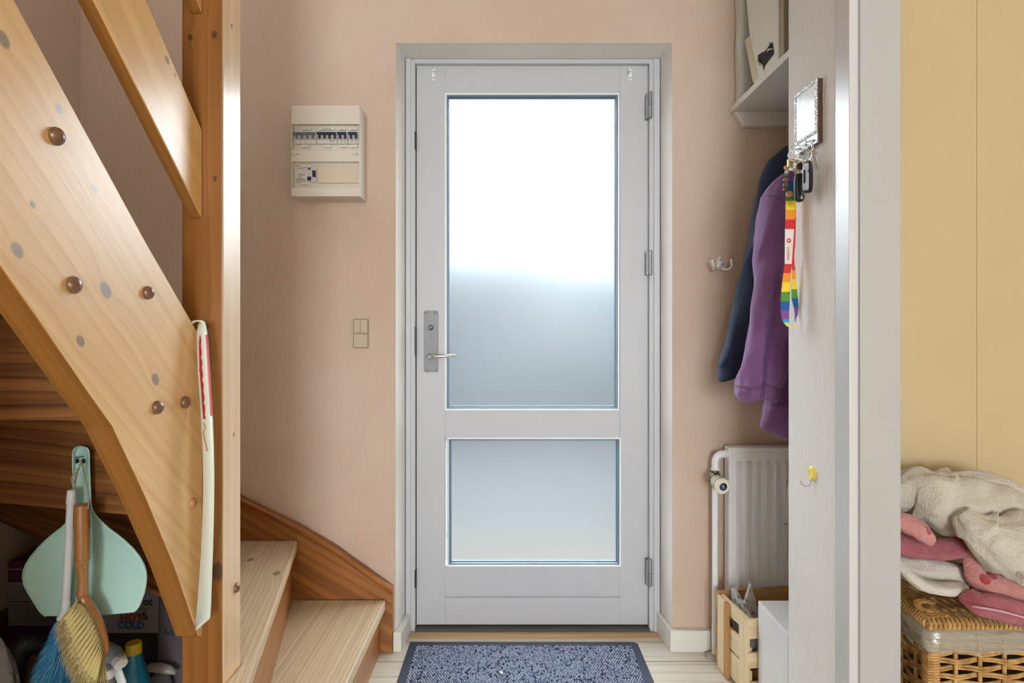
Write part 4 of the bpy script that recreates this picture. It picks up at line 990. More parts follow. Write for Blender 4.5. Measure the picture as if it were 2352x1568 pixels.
for x, y in ((HX0, HY0), (HX1, HY0)):                # wrapped corner posts
    z = .004
    while z < HZ:
        wv.tube([(x-.009, y+.013, z+.002), (x-.0115, y+.003, z), (x-.0105, y-.008, z), (x-.002, y-.0115, z), (x+.010, y-.0105, z+.002)] if x == HX0 else [(x+.009, y+.013, z+.002), (x+.0115, y+.003, z), (x+.0105, y-.008, z), (x+.002, y-.0115, z), (x-.010, y-.0105, z+.002)], .0026, 6)
        z += .0056
    wv.tube([(x, y, .002), (x, y, HZ)], .0075, 8)
wb_ = part('woven_body', wv, wick_m, hp_, smooth=50)
part('inner_lining', MB().box((HX0+.010, HY0+.010, .004), (HX1-.010, HY1-.010, .30)), plain('dark_basket_inside', (60, 48, 36), .9), hp_)
# clear film bag folded over the rim
film = NG('clear_film'); o = film.n('TexCoord').outputs['Object']
fn_w = film.bump(film.noise(film.n('Mapping', {'Vector': o, 'Scale': (1, 1, 5)}).outputs[0], 30, 3), .9, .004)
tr_ = film.n('BsdfTransparent', {'Color': (.93, .94, .92, 1)}); gl2 = film.n('BsdfGlossy', {'Color': (.9, .92, .9, 1), 'Roughness': .22}); film.t.links.new(fn_w, gl2.inputs['Normal'])
df2 = film.n('BsdfDiffuse', {'Color': (.72, .70, .62, 1)}); mxa = film.n('MixShader', {0: .5}); film.t.links.new(gl2.outputs[0], mxa.inputs[1]); film.t.links.new(df2.outputs[0], mxa.inputs[2])
mxb = film.n('MixShader', {0: .5}); film.t.links.new(tr_.outputs[0], mxb.inputs[1]); film.t.links.new(mxa.outputs[0], mxb.inputs[2]); film.t.links.new(mxb.outputs[0], film.out.inputs[0]); film.t.nodes.remove(film.b)
rows = []
loop = side((HX0-.012, HY1, 0), (HX0-.012, HY0-.012, 0), 10)[:-1]+side((HX0-.012, HY0-.012, 0), (HX1+.01, HY0-.012, 0), 24)
for k, (z, off) in enumerate(((.482, -.006), (.474, .004), (.462, .006), (.450, .005), (.438, .004), (.4335, .001))):
    rows.append([p+Vector((-off if i < 10 else 0, -off if i >= 9 else 0, z+.0025*math.sin(i*1.7+k)+.0015*math.sin(i*4.1))) for i, p in enumerate(loop)])
part('film_liner', MB().grid(rows), film.mat, hp_, smooth=True)
# lid: thick rolled edge plus close woven top
ld = MB(); z0 = .487
lx0, lx1, ly0, ly1 = HX0-.012, HX1+.012, HY0-.012, HY1
def lidz(y): return z0+.012
n_ = 50
for i in range(n_+1):
    x = lx0+(lx1-lx0)*i/n_; s = .003 if i % 2 else -.003
    ld.tube([(x, ly0-.003, z0-.004), (x+.001, ly0-.0045, z0+.004), (x+.002, ly0+.004, z0+.012), (x+.004, ly0+.045, z0+.012+s), (x+.004, ly0+.09, z0+.012-s), (x+.004, ly0+.14, z0+.012+s), (x+.004, ly1-.01, z0+.012)], .0032, 6)
for i in range(30):
    y = ly0+.01+(ly1-ly0-.02)*i/30
    ld.tube([(lx0-.003, y, z0-.004), (lx0-.0045, y+.001, z0+.004), (lx0+.004, y+.002, z0+.012), (lx0+.05, y+.006, z0+.0135)], .0030, 6)
for dy in (.0, .006): ld.tube([(lx0, ly0+.001+dy*.1, z0-.002+dy), (lx1, ly0+.001+dy*.1, z0-.002+dy)], .0034, 8); ld.tube([(lx0, ly0, z0-.002+dy), (lx0, ly1, z0-.002+dy)], .0034, 8)
for j in range(1, 4): ld.tube([(lx0, ly0+j*.055-.01, z0+.012), (lx1, ly0+j*.055-.01, z0+.012)], .0028, 6)
lid = part('lid', ld, wick_m, hp_, smooth=50)
lo2 = MB(); cx_, cy_ = lx0+.030, ly0+.050
for d in range(4):
    lo2.tube([Vector((cx_+(.016+d*.0035)*math.cos(a), cy_+(.010+d*.0035)*math.sin(a), z0+.0185+.004*math.sin(a*1.0))) for a in [math.pi*(.15+1.5*i/14) for i in range(15)]], .0024, 6)
part('rim_loop', lo2, wick_m, lid, smooth=50)

# ------------------------------------------------------------------ towels and robe on the hamper
def terry(name, c, c2, dots=None, scale=420):
    g = NG(name); o = g.n('TexCoord').outputs['Object']
    col = g.mix(g.noise(o, 12, 3), L(c), L(c2))
    if dots:
        vd = g.n('TexVoronoi', {'Vector': o, 'Scale': 27.0, 'Randomness': .8}).outputs['Distance']
        col = g.mix(g.ss(vd, .31, .27), col, L(dots))
    h = g.m('ADD', g.noise(o, scale, 3, .7), g.noise(o, 170, 2))
    n1 = g.bump(g.noise(o, 22, 3), .35, .01)
    return g.fin(col, .95, 0, g.bump(h, .95, .0048, n1), sheen=.35, spec=.1)
tw = terry('cream_terry', (238, 230, 214), (228, 218, 200)); tp = terry('pink_dotted_fleece', (226, 158, 152), (214, 140, 140), (188, 50, 68)); tr2 = terry('rose_fleece', (190, 98, 108), (168, 78, 92)); tw2 = terry('white_terry', (240, 234, 224), (230, 222, 210))
def crumple(path, rad, flat, n=26, m=7, ridge=.10, turns=5.0, seed=0.0, lump=.25, up=(0, 0, 1), amp=1.0):
    pts = [Vector(p) for p in path]; out = []; rr = []
    for k in range(len(pts)-1):                      # Catmull-Rom refinement
        p0, p1, p2, p3 = pts[max(k-1, 0)], pts[k], pts[k+1], pts[min(k+2, len(pts)-1)]
        for j in range(m):
            t = j/m; out.append(.5*((2*p1)+(p2-p0)*t+(2*p0-5*p1+4*p2-p3)*t*t+(3*p1-p0-3*p2+p3)*t**3)); rr.append(rad[k]*(1-t)+rad[k+1]*t)
    out.append(pts[-1]); rr.append(rad[-1]); K = len(out); rings = []; upv = Vector(up)
    for k in range(K):
        t = (out[min(k+1, K-1)]-out[max(k-1, 0)]).normalized(); a = (upv-t*upv.dot(t)).normalized(); b = t.cross(a); rg = []
        for i in range(n):
            q = 2*math.pi*i/n
            ph = (k/K*turns+q/(2*math.pi)) % 1.0
            rs = 1+ridge*(ph**1.5-.5)
            d = (a*math.cos(q)*flat+b*math.sin(q))
            w = 1+lump*mnoise.noise(out[k]*14+d*1.3+Vector((seed, 0, 0)))*amp
            cr_n = mnoise.noise(Vector((k/K*4.0+seed*3, math.cos(q)*1.6, math.sin(q)*1.6)))
            w += .13*(.35-min(1, abs(cr_n)*4))*(1 if abs(cr_n) < .25 else .6)+.05*mnoise.noise(Vector((k/K*9+seed, math.cos(q)*3, math.sin(q)*3)))
            rg.append(out[k]+d*rr[k]*rs*w)
        rings.append(rg)
    return MB().loft(rings)
T = lambda px, py, Y: P(px, py, Y)
rob = crumple([T(2030, 1140, 1.40), T(2085, 1128, 1.40), T(2140, 1145, 1.38), T(2200, 1160, 1.37), T(2262, 1172, 1.37), T(2330, 1200, 1.385), T(2420, 1240, 1.40), T(2500, 1260, 1.40)], [.030, .056, .070, .078, .080, .076, .07, .05], .95, n=44, m=12, ridge=.22, turns=2.6, seed=1.0)
rt = thing('bath_towel', 'cream terry bath towel rolled up on top of the laundry pile', 'towel', T(2200, 1200, 1.4))
part('rolled_part', rob, tw, rt, smooth=True, subsurf=1)
rb = crumple([T(2205, 1175, 1.30), T(2240, 1215, 1.285), T(2285, 1242, 1.275), T(2335, 1258, 1.27), T(2400, 1285, 1.27), T(2470, 1300, 1.28)], [.018, .040, .056, .066, .070, .06], 1.0, n=44, m=12, ridge=.26, turns=3.4, seed=4.0)
part('turned_end', rb, tw, rt, smooth=True, subsurf=1)
fl = crumple([T(2170, 1098, 1.41), T(2235, 1096, 1.40), T(2300, 1112, 1.39), T(2360, 1145, 1.38), T(2420, 1165, 1.38)], [.020, .030, .034, .034, .03], .55, n=20, m=8, ridge=.1, seed=6.0)
part('loose_fold', fl, tw, rt, smooth=True, subsurf=1)
pr_ = thing('dotted_robe', 'pink fleece robe with red dots squeezed between the towels', 'robe', T(2150, 1280, 1.35))
part('hood_fold', crumple([T(2040, 1195, 1.31), T(2075, 1200, 1.30), T(2105, 1215, 1.295), T(2132, 1238, 1.29), T(2143, 1250, 1.29)], [.022, .028, .030, .020, .004], .75, n=26, ridge=.06, seed=2.0), tp, pr_, smooth=True, subsurf=1)
part('rose_band', crumple([T(2030, 1240, 1.335), T(2080, 1252, 1.33), T(2140, 1262, 1.33), T(2200, 1258, 1.33), T(2260, 1262, 1.34)], [.028, .030, .030, .028, .02], .72, n=26, ridge=.1, seed=3.0), tr2, pr_, smooth=True, subsurf=1)
part('sleeve', crumple([T(2225, 1262, 1.315), T(2236, 1300, 1.30), T(2250, 1330, 1.29), T(2290, 1345, 1.285), T(2340, 1350, 1.28), T(2400, 1360, 1.28)], [.016, .024, .032, .036, .036, .03], .8, n=26, ridge=.12, seed=5.0, up=(0, -.3, 1)), tp, pr_, smooth=True, subsurf=1)
part('cuff', crumple([T(2222, 1365, 1.262), T(2245, 1385, 1.245), T(2300, 1395, 1.238), T(2350, 1408, 1.235), T(2420, 1425, 1.235)], [.022, .029, .031, .031, .03], .85, n=30, ridge=.08, seed=7.0), tr2, pr_, smooth=True, subsurf=1)
part('cuff_piping', MB().tube([T(2232, 1392, 1.214), T(2260, 1396, 1.206), T(2300, 1403, 1.203), T(2350, 1417, 1.202), T(2400, 1432, 1.202)], .0022, 8), plain('grey_pink_piping', (196, 160, 170), .7), pr_, smooth=True)
wt2 = thing('hand_towel', 'white terry towel with pointed corner drooping on the hamper lid', 'towel', T(2140, 1330, 1.3))
part('folded_part', crumple([T(2040, 1290, 1.36), T(2090, 1305, 1.345), T(2140, 1312, 1.335), T(2200, 1318, 1.33), T(2260, 1325, 1.34)], [.026, .032, .036, .034, .02], .8, n=26, ridge=.1, seed=8.0), tw2, wt2, smooth=True, subsurf=1)
part('drooping_corner', crumple([T(2056, 1280, 1.30), T(2080, 1310, 1.285), T(2110, 1338, 1.275), T(2145, 1350, 1.275), T(2190, 1350, 1.28), T(2215, 1345, 1.29)], [.010, .017, .022, .022, .020, .010], .62, n=26, ridge=.08, seed=9.0), tw2, wt2, smooth=True, subsurf=1)

# ------------------------------------------------------------------ things hanging under the stairs
mint = plain('mint_plastic', (182, 220, 210), .42, var=.04, scale=18, nz=900)
DY = 1.176
dp_ = thing('dustpan', 'mint green plastic dustpan hanging from a nail under the stairs', 'dustpan', P(186, 1058, DY+.012))
rowsp = [(1025.5, 181, 191), (1028, 173, 199), (1033, 169, 203.5), (1042, 167, 205), (1060, 167, 205), (1090, 168, 206), (1120, 168.5, 207), (1150, 168.5, 208.5), (1168, 168, 211), (1182, 164, 219), (1195, 157, 230), (1210, 143, 247), (1225, 123, 267), (1240, 105, 286),
        (1258, 87, 305), (1278, 70, 321), (1296, 59, 331), (1312, 53.5, 335.5), (1326, 52, 336.5), (1342, 55, 335), (1360, 64, 331.5), (1378, 75, 325), (1392, 84, 319), (1400, 89, 313), (1404, 92, 308), (1410, 98, 245), (1415, 106, 170)]
rw = []
N_ = 32
for py, xa, xb in rowsp:
    r_ = []
    for i in range(N_+1):
        u_ = i/N_; px = xa+(xb-xa)*u_; e_ = (2*u_-1)
        hnd = max(0, min(1, (1200-py)/60)); pan = 1-hnd
        dep = hnd*(.009*(1-abs(e_)**3)) + pan*(.016*(1-e_*e_)*min(1, (1420-py)/120) + .010*math.exp(-((px-188)/26.0)**2)*max(0, min(1, (1330-py)/140)))
        r_.append(P(px, py, DY+dep-.006*pan))
    rw.append(r_)
pan = part('pan', MB().grid(rw), mint, dp_, smooth=True, solid=.0024, subsurf=1)
part('rolled_lip', MB().tube([P(xa, py, DY-.004) for py, xa, xb in rowsp[8:]][::-1]+[P(xa, py, DY-.001) for py, xa, xb in rowsp[1:8]][::-1]+[P(186, 1025, DY-.001)]+[P(xb, py, DY-.001) for py, xa, xb in rowsp[1:8]]+[P(xb, py, DY-.004) for py, xa, xb in rowsp[8:]], .0014, 6), mint, dp_, smooth=True)
for px in (176.5, 192):
    c = P(px, 1058.5, DY+.006); part('hanging_hole', MB().lathe(c, (0, -1, 0), [(0, .0045), (.0012, .0045)], 16), plain('dark_hole', (30, 34, 34), .8), dp_)
nl = P(186, 1050, DY); nz_ = nl.z
solo('nail', 'small steel nail in the riser holding the dustpan', 'nail', MB().tube([(nl.x, 1.188, nz_), (nl.x, DY-.012, nz_+.002)], .0014, 8).lathe((nl.x, DY-.012, nz_+.002), (0, -1, 0), [(0, .003), (.001, .003)], 10), steel_dark, (nl.x, 1.188, nz_), smooth=40)
bamb = wood('varnished_bamboo', (178, 122, 66), (128, 78, 38), freq=90, rough=.32, coat=.4, contrast=.5)
twine_m = NG('jute_twine'); o = twine_m.n('TexCoord').outputs['Object']
twine_m = twine_m.fin(L((176, 158, 124)), .9, 0, None)
BY = 1.125
br_ = thing('hand_brush', 'bamboo handled hand brush with pale bristles in front of the dustpan', 'brush', P(189, 1158, BY))
hpts = [(187.5, 1157, 12), (187.5, 1159, 15.5), (187.3, 1190, 15.8), (188, 1205, 16.6), (188.5, 1225, 15.4), (188.5, 1245, 16.4), (188.5, 1262, 15.6), (188.5, 1280, 16.4), (188.5, 1285, 15.8), (188.5, 1290, 14), (189.5, 1310, 11.8), (190.5, 1335, 11), (190, 1352, 11.8), (189, 1363, 13)]
part('handle', MB().tube([P(x, y, BY) for x, y, r_ in hpts], [r_/F*BY for x, y, r_ in hpts], 20, up=(0, 1, 0)), bamb, br_, smooth=50, grain=(0, 0, 1))
part('handle_joint', MB().tube([P(188.5, 1283, BY), P(188.6, 1285.5, BY)], 16.9/F*BY, 20), bamb, br_, smooth=50, grain=(0, 0, 1))
hd_ = [(189, 1362, 12.5), (193, 1375, 13), (201, 1392, 15), (212, 1412, 16), (223, 1435, 15.5), (232, 1458, 14), (239, 1480, 11), (243, 1494, 8), (243, 1506, 3)]
part('brush_head', MB().tube([P(x, y, BY+.003) for x, y, r_ in hd_], [r_/F*BY for x, y, r_ in hd_], 20, flat=.9), bamb, br_, smooth=True, grain=(.4, 0, -.9), seed=2)
random.seed(11)
bm_ = [plain('bristle_straw', (206, 186, 124), .7), plain('bristle_tip_brown', (150, 126, 84), .8), plain('bristle_cream', (222, 206, 152), .7)]
bs = MB(); up_r = []
def strand(mb, p0, p1, p2, w_, mi, side_=None):
    d = (p2-p0); s_ = d.cross(Vector((random.uniform(-.3, .3), -1, random.uniform(-.3, .3)))).normalized()*w_
    mb.add([p0-s_, p0+s_, p1-s_*.9, p1+s_*.9, p2], [(0, 1, 3, 2), (2, 3, 4)], mi)
def lerp(a, b, t): return a+(b-a)*t
base_c = [(178, 1383), (196, 1392), (210, 1412), (221, 1436), (229, 1460), (235, 1482), (238, 1500)]
tip_c = [(128, 1440), (131, 1470), (137, 1500), (146, 1532), (160, 1562), (182, 1590), (212, 1602)]
def along(c, t):
    t = max(0, min(.9999, t))*(len(c)-1); k = int(t); f = t-k; return lerp(c[k][0], c[k+1][0], f), lerp(c[k][1], c[k+1][1], f)
for row in range(9):
    for tft in range(17):
        t = (tft+.5)/17; bx_, by_ = along(base_c, t); tx_, ty_ = along(tip_c, t)
        v = row/8.0
        b3 = P(bx_-v*7, by_+v*2, BY-.006-v*.012); 
        # rows nearer the eye lean out further towards the viewer
        tip = P(lerp(tx_+34, tx_, v), lerp(ty_-16, ty_, v), BY-.012-.030*v-.004)
        if row > 5: nst = 34
        else: nst = 24
        for k in range(nst):
            b_ = b3+Vector((random.gauss(0, .0012), random.gauss(0, .0012), random.gauss(0, .0012)))
            e_ = tip+Vector((random.gauss(0, .0036), random.gauss(0, .0028), random.gauss(0, .0040)))
            m_ = (b_+e_)/2+Vector((.002, -.002, .002))
            mid2 = m_+(e_-m_)*.45
            s_ = (e_-b_).cross(Vector((0, -1, 0))).normalized()*.00035
            bs.add([b_-s_, b_+s_, mid2-s_, mid2+s_], [(0, 1, 3, 2)], 0 if random.random() < .75 else 2)
            bs.add([mid2-s_, mid2+s_, e_], [(0, 1, 2)], 1 if random.random() < .55 else 0)
part('bristles', bs, bm_, br_)['kind'] = 'stuff'
tuft = MB()
for tft in range(15):
    t = (tft+.5)/15; bx_, by_ = along(base_c, t); tx_, ty_ = along(tip_c, t)
    b3 = P(bx_-3, by_+2, BY-.020); e3 = P(lerp(bx_, tx_, .62), lerp(by_, ty_, .62), BY-.040)
    tuft.tube([b3, lerp(b3, e3, .35), e3], [.0008, .0028, .0045], 6)
part('bristle_tuft', tuft, bm_[0], br_, smooth=True)
# duster
DUY = 1.150
du = thing('duster', 'fluffy bright blue duster with white plastic handle left of the brush', 'duster', P(165, 1125, DUY))
wpl = plain('white_plastic', (226, 226, 226), .35, var=.01)
part('handle', MB().tube([P(164, 1128, DUY), P(151, 1382, DUY)], [8.4/F*DUY, 8.4/F*DUY], 18), wpl, du, smooth=50)
part('end_cap', MB().tube([P(164.6, 1124, DUY), P(164.4, 1127, DUY), P(162.8, 1155, DUY), P(162.7, 1157, DUY)], [.0055, .0074, .0080, .0074], 18), wpl, du, smooth=40)
part('ferrule', MB().tube([P(151.4, 1379, DUY), P(151.2, 1382, DUY), P(149, 1404, DUY), P(145, 1420, DUY)], [.0066, .0078, .0082, .0108], 18), wpl, du, smooth=40)
random.seed(5)
blm = [plain('duster_blue', (26, 132, 190), .6), plain('duster_light_blue', (70, 172, 220), .6), plain('duster_deep_blue', (12, 92, 150), .7), plain('duster_pale_tip', (150, 190, 214), .6)]
fs = MB()
for k in range(9000):
    t = random.random()**.8
    a = P(lerp(144, 132, t), lerp(1412, 1640, t), DUY); q = random.uniform(0, 2*math.pi)
    rad = .010+.028*min(1, t*2.2)*random.uniform(.55, 1.2)
    out = Vector((math.cos(q), math.sin(q)*.62, 0))
    drop = random.uniform(.018, .05)
    e_ = a+out*rad*1.25+Vector((-.006, 0, -drop))
    m_ = a+out*rad*.8+Vector((0, 0, -drop*.3))
    strand(fs, a+out*.004, m_, e_, random.uniform(.0003, .0008), random.choice((0, 0, 1, 2, 0, 1, 3)) )
part('fluff', fs, blm, du)['kind'] = 'stuff'
# twine loops
def rope(pts, name, lab, r_=.0011):
    P3 = [Vector(p) for p in pts]; m = MB(); full = []
    for k in range(len(P3)-1):
        for j in range(10): full.append(P3[k].lerp(P3[k+1], j/10))
    full.append(P3[-1])
    for ph in (0, math.pi):
        m.tube([p+Vector((math.cos(i*.9+ph), math.sin(i*.9+ph)*.6, 0))*r_*.8 for i, p in enumerate(full)], r_*.7, 5)
    return m
part('twine_loop', rope([P(187, 1060, BY+.03), P(192, 1080, BY+.015), P(200, 1120, BY), P(204, 1150, BY-.004), P(202, 1168, BY-.010)], '', ''), twine_m, br_, smooth=True)
part('twine_loop', rope([P(187, 1058, BY+.03), P(178, 1085, BY+.02), P(172, 1110, BY+.02), P(168, 1125, BY+.02)], '', '').add([], []), twine_m, du, smooth=True)
part('twine_knot', rope([P(181, 1075, BY+.02), P(172, 1080, BY+.015), P(163, 1100, BY+.018), P(166, 1112, BY+.012), P(172, 1098, BY+.012), P(177, 1082, BY+.015)], '', '', .0008), twine_m, du, smooth=True)

# shoehorn on the string
shm = plain('ivory_plastic', (216, 221, 210), .22, var=.01, coat=.4)
sh_ = thing('shoehorn', 'long ivory plastic shoehorn with red marks hooked on the stair string', 'shoehorn', P(460, 742, 1.19))
def shy(py): return 1.190-.012*math.sin(max(0, min(1, (py-740)/700))*math.pi)
srows = [(743, 437, 441, -.012), (737, 442, 452, .006), (736, 450, 464, .014), (740, 458, 471, .012), (748, 455, 474, .006), (765, 451.5, 477, 0), (800, 452, 480, 0), (850, 454, 483, 0), (900, 457.5, 486, 0), (960, 461.5, 489.5, 0), (1030, 465, 492, 0), (1100, 466.5, 493, 0), (1180, 465.5, 492, 0), (1260, 462, 490, 0), (1340, 456.5, 487, 0), (1400, 451.5, 485, 0), (1420, 450, 483, 0), (1434, 449, 466, 0), (1446, 448.5, 450, 0)]
rw = []
full = interp([tuple(map(float, r_)) for r_ in srows], 3)
for py, xa, xb, dz in full:
    rw.append([P(xa+(xb-xa)*i/8, py, shy(py)-dz*.6-.007*math.sin(math.pi*i/8)*1.0+.012*(1-i/8.0)) for i in range(9)])
sho = part('blade', MB().grid(rw), shm, sh_, smooth=True, solid=.0026, subsurf=1)
redm = plain('red_print_mark', (186, 36, 42), .35)
def decal(cols_, y0, y1_, wob=0.0):
    r2 = []; n_ = 26
    for k in range(n_+1):
        py = y0+(y1_-y0)*k/n_
        j = 0
        while j < len(full)-2 and full[j+1][0] < py or full[j+1][0] <= full[j][0]: j += 1
        f = (py-full[j][0])/max(1e-6, full[j+1][0]-full[j][0]); xa = lerp(full[j][1], full[j+1][1], f); xb = lerp(full[j][2], full[j+1][2], f); dz = lerp(full[j][3], full[j+1][3], f)
        rr2 = []
        for u_ in cols_:
            uu = u_+(wob*abs(math.sin(k*.9)) if u_ == cols_[-1] else 0)
            rr2.append(P(xa+(xb-xa)*uu, py, shy(py)-dz*.6-.007*math.sin(math.pi*uu)+.012*(1-uu)-.0026))
        r2.append(rr2)
    return MB().grid(r2)
part('red_stripe', decal((.10, .2, .30), 768, 962, .10), redm, sho)
part('red_stripe', decal((.76, .86, .97), 768, 955), redm, sho)
sq = MB(); zz = [(466, 970), (472, 980), (466, 992), (470, 1010), (476, 1036)]
sq.tube([P(x, y, shy(y)-.007-.002+.003) for x, y in zz], .0010, 5, flat=.5)
part('red_squiggle', sq, redm, sho)

# ------------------------------------------------------------------ stored things under the stairs
card = plain('brown_cardboard', (104, 74, 50), .85, var=.06); greyw = plain('grey_white_print', (138, 134, 140), .7); prp = plain('purple_print', (84, 22, 78), .6)
cbx = thing('cardboard_box', 'brown open cardboard box at the left under the stairs', 'box', (-1.2, 1.62, 0))
for a_, b_ in (((-1.455, 1.55, .0005), (-.905, 1.556, .285)), ((-1.455, 1.97, .0005), (-.905, 1.976, .285)), ((-1.455, 1.556, .0005), (-1.449, 1.97, .285)), ((-.911, 1.556, .0005), (-.905, 1.97, .285)), ((-1.449, 1.556, .0005), (-.911, 1.97, .006))):
    part('carton_side', MB().box(a_, b_), card, cbx)
pbx = thing('retail_box', 'tall purple box with grey text panels inside the cardboard box', 'box', (-1.3, 1.75, .0065))
a, b = P(17, 1289, 1.72), P(150, 1440, 1.72)
pbody = part('carton', MB().box((a.x, 1.72, .0065), (a.x+.235, 1.86, a.z)), prp, pbx, bevel=.002)
part('printed_strip', MB().box((a.x+.0, 1.7192, P(0, 1308, 1.72).z), (a.x+.235, 1.7199, P(0, 1305.5, 1.72).z)), greyw, pbody)
tl = MB(); random.seed(9)
for (y0, y1_) in ((1337, 1380), (1383, 1436)):
    p0, p1 = P(19, y0, 1.7192), P(150, y1_, 1.7192)
    part('text_panel', MB().box((p0.x, 1.7192, p1.z), (p1.x, 1.7199, p0.z)), greyw, pbody)
    y = y0+4
    while y < y1_-3:
        x = 22
        while x < 140:
            w_ = random.uniform(3, 10); q0_, q1_ = P(x, y, 1.7190), P(x+w_, y+1.5, 1.7190)
            tl.box((q0_.x, 1.7188, q1_.z), (q1_.x, 1.7192, q0_.z)); x += w_+1.8
        y += 4
part('small_print', tl, plain('print_grey', (70, 68, 74), .7), pbody)
hc = thing('retail_box', 'white flask box reading hot and cold at the back under the stairs', 'box', (-.95, 1.72, 0))
hy = 1.52
a, b = P(205, 1335, hy), P(364, 1453, hy)
hb_ = part('carton', MB().box((a.x, hy, .0005), (b.x, 1.548, .485)), greyw, hc, bevel=.002)
lw = P(364, 1453, hy).z
part('photo_print', MB().box((a.x+.002, hy-.0006, .002), (b.x-.001, hy-.0001, lw)), plain('dark_photo_print', (34, 32, 30), .5), hb_)
dred, dblue = plain('hot_red', (150, 24, 30), .6), plain('cold_blue', (18, 84, 140), .6)
for s, px, py, sz, mt, bold in (('HOT', 302, 1419, .0255, dred, .0010), ('&', 333, 1414, .030, ink, 0), ('COLD', 301, 1436, .0240, dblue, .0010), ('Pot', 333, 1382, .026, ink, .0007), ('Stainless Steel', 318, 1397, .0085, ink, 0)):
    p = P(px, py, hy); text('lettering', s, sz, (p.x, hy-.0002, p.z), R3, U3, mt, hb_, bold=bold)
gb = thing('retail_box', 'grey carton partly hidden by the post at the right under the stairs', 'box', (-.86, 1.5, 0))
a = P(366, 1371, 1.5)
gcar = part('carton', MB().box((a.x, 1.50, .0005), (-.778, 1.515, .44)), plain('grey_carton', (104, 98, 106), .7), gb, bevel=.002)
p = P(392, 1452, 1.5); text('lettering', 'hot', .022, (p.x, 1.4998, p.z), R3, U3, ink, gcar)
# bottles, spray head and bag on the floor of the store
def lathe_z(x, y, prof, n=28, sq=1.0): return MB().lathe((x, y, 0), (0, 0, 1), prof, n, sq=sq)
Zp = lambda py, Y: H+(CY-py)/F*Y
bY = 1.36; bx = X(306, bY)
bb = thing('cleaning_bottle', 'teal blue bottle with yellow cap under the stairs', 'bottle', (bx, bY, 0))
part('bottle_body', lathe_z(bx, bY, [(.0005, .036), (.01, .040), (.20, .040), (Zp(1568, bY), .0330), (Zp(1550, bY), .0290), (Zp(1530, bY), .0235), (Zp(1510, bY), .0185), (Zp(1497, bY), .0158)]), plain('teal_bottle', (34, 124, 158), .4, var=.03), bb, smooth=40)
part('cap', lathe_z(bx+.001, bY, [(Zp(1498, bY), .0172), (Zp(1478, bY), .0160), (Zp(1475, bY), .0150)]), plain('yellow_cap', (216, 180, 40), .4, var=.02), bb, smooth=40)
sY = 1.235; sx_ = X(246, sY)
sb_ = thing('spray_bottle', 'clear spray bottle with grey head and white nozzle beneath the brush', 'spray bottle', (sx_, sY, 0))
cl = NG('clear_plastic'); clm = cl.fin(L((200, 206, 210)), .15, trans=.7, ior=1.3)
part('bottle_body', lathe_z(sx_, sY, [(.0005, .030), (.01, .034), (.22, .034), (.30, .030), (Zp(1572, sY), .018), (Zp(1556, sY), .0125)]), clm, sb_, smooth=40)
cr_ = lathe_z(sx_, sY, [(Zp(1554, sY), .0145), (Zp(1550, sY), .0158), (Zp(1533, sY), .0148)])
for k in range(26):
    q = 2*math.pi*k/26; cr_.obox((sx_+.0155*math.cos(q), sY+.0155*math.sin(q), Zp(1542, sY)), Vector((math.cos(q), math.sin(q), 0))*.0007, Vector((-math.sin(q), math.cos(q), 0))*.0009, Vector((0, 0, .0068)))
part('collar', cr_, wpl, sb_, smooth=30)
hx = P(248, 1505, sY)
dirn = Vector((.75, -.55, -.42)).normalized()
hdm = NG('translucent_grey_head'); hdm = hdm.fin(L((168, 178, 184)), .3, trans=.35, ior=1.3)
part('spray_head', MB().tube([P(232, 1530, sY+.01), P(236, 1508, sY+.006), P(246, 1496, sY), P(262, 1503, sY-.008), P(274, 1514, sY-.016)], [.013, .018, .0185, .0165, .0130], 22, up=(0, 1, 0)), hdm, sb_, smooth=60)
nz0 = P(272, 1513, sY-.016)
noz = part('nozzle', MB().lathe(nz0, dirn, [(0, .0125), (.002, .0138), (.014, .0132), (.016, .0115)], 8).lathe(nz0+dirn*.016, dirn, [(0, .006), (.001, .006)], 16), wpl, sb_, smooth=30)
nr = Vector((.62, .25, .30)).normalized(); 
pc_ = nz0+dirn*.007; upn = (Vector((0, 0, 1))-dirn*dirn.z).normalized(); rn = upn.cross(dirn)
text('lettering', 'OFF', .0062, pc_+upn*.0137, -rn if rn.x < 0 else rn, -dirn, ink, noz)
part('trigger', MB().tube([P(266, 1528, sY-.012), P(272, 1545, sY-.018), P(280, 1565, sY-.020), P(284, 1590, sY-.016), P(282, 1610, sY-.01)], [.0075, .0095, .0095, .0075, .004], 14, flat=.5, up=(0, 1, 0)), wpl, sb_, smooth=True)
wY = 1.47; 
wo = thing('spray_bottle', 'white spray head lying dim behind the blue bottle under the stairs', 'spray bottle', (X(370, wY), wY, 0))
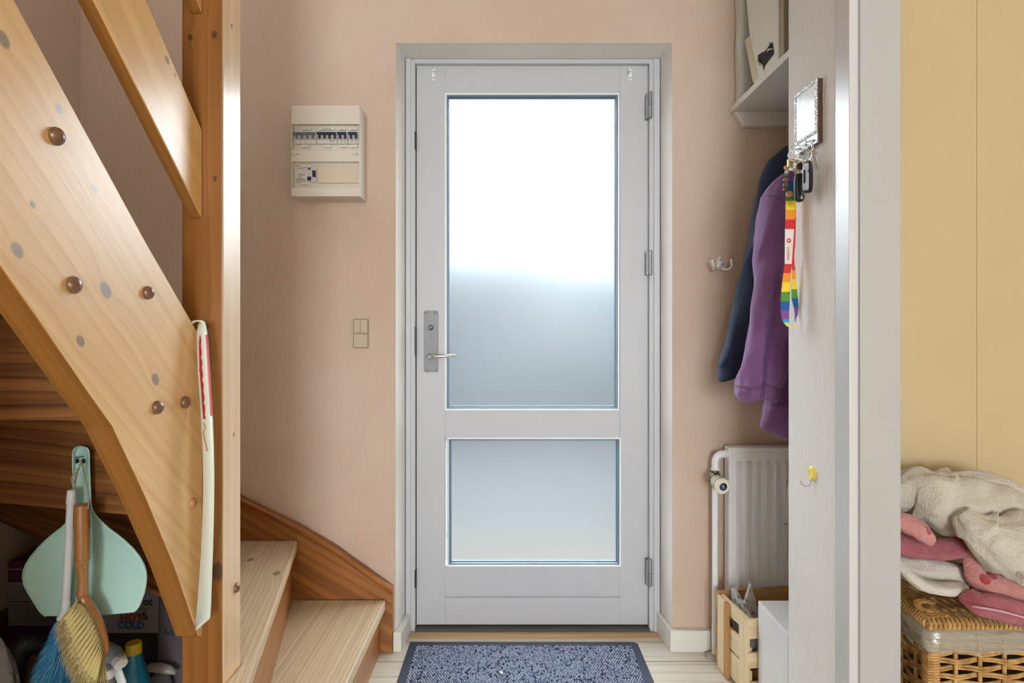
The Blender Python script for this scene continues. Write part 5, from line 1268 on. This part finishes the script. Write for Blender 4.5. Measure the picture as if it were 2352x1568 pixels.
part('spray_head', MB().tube([P(334, 1538, wY), P(345, 1532, wY), P(365, 1533, wY), P(390, 1538, wY), P(404, 1545, wY)], [.008, .0125, .0145, .012, .005], 18, flat=.75), plain('cream_plastic', (196, 190, 180), .3), wo, smooth=True)
part('bottle_body', lathe_z(X(368, wY), wY, [(.0005, .032), (.01, .034), (.20, .034), (.26, .02), (Zp(1545, wY), .012)]), clm, wo, smooth=40)
# bin and plastic bag at the far left
bgY = 1.40; 
hose = thing('vacuum_hose', 'black ribbed hose curled beneath the duster under the stairs', 'hose', (X(70, 1.36), 1.36, 0))
hpt = [P(20, 1640, 1.36), P(30, 1560, 1.36), P(42, 1505, 1.36), P(66, 1478, 1.36), P(96, 1480, 1.36), P(120, 1510, 1.36), P(128, 1560, 1.36), P(126, 1640, 1.36)]
full2 = []
for k in range(len(hpt)-1):
    p0, p1, p2, p3 = hpt[max(k-1, 0)], hpt[k], hpt[k+1], hpt[min(k+2, len(hpt)-1)]
    for j in range(12):
        t = j/12; full2.append(.5*((2*p1)+(p2-p0)*t+(2*p0-5*p1+4*p2-p3)*t*t+(3*p1-p0-3*p2+p3)*t**3))
p_end = full2[-1]; full2 += [Vector((p_end.x, p_end.y, z)) for z in (.2, .14, .08, .02)]
part('ribbed_tube', MB().tube(full2, [.021+(.0025 if i % 2 else 0) for i in range(len(full2))], 16), plain('black_rubber', (22, 21, 23), .45), hose, smooth=30)
bgm = NG('white_bag'); o = bgm.n('TexCoord').outputs['Object']; bgm = bgm.fin(L((158, 158, 164)), .35, 0, bgm.bump(bgm.noise(o, 26, 4), 1.0, .02), trans=.1)
rings = []
for k, (py, r_) in enumerate(((1466, .006), (1476, .016), (1500, .028), (1540, .040), (1580, .046), (1640, .05), (1700, .05))):
    c = P(-12, py, 1.27); rings.append([(c.x+r_*math.cos(q)*(1+.14*math.sin(q*5+k)), 1.27+r_*.7*math.sin(q), c.z+.012*math.sin(q*3+k*2)) for q in [2*math.pi*i/30 for i in range(30)]])
rings.append([(v[0], v[1], .001) for v in rings[-1]])
solo('plastic_bag', 'crumpled white plastic bag at the left edge under the stairs', 'bag', MB().loft(rings), bgm, (P(-12, 1500, 1.27).x, 1.27, 0), smooth=True, subsurf=1)
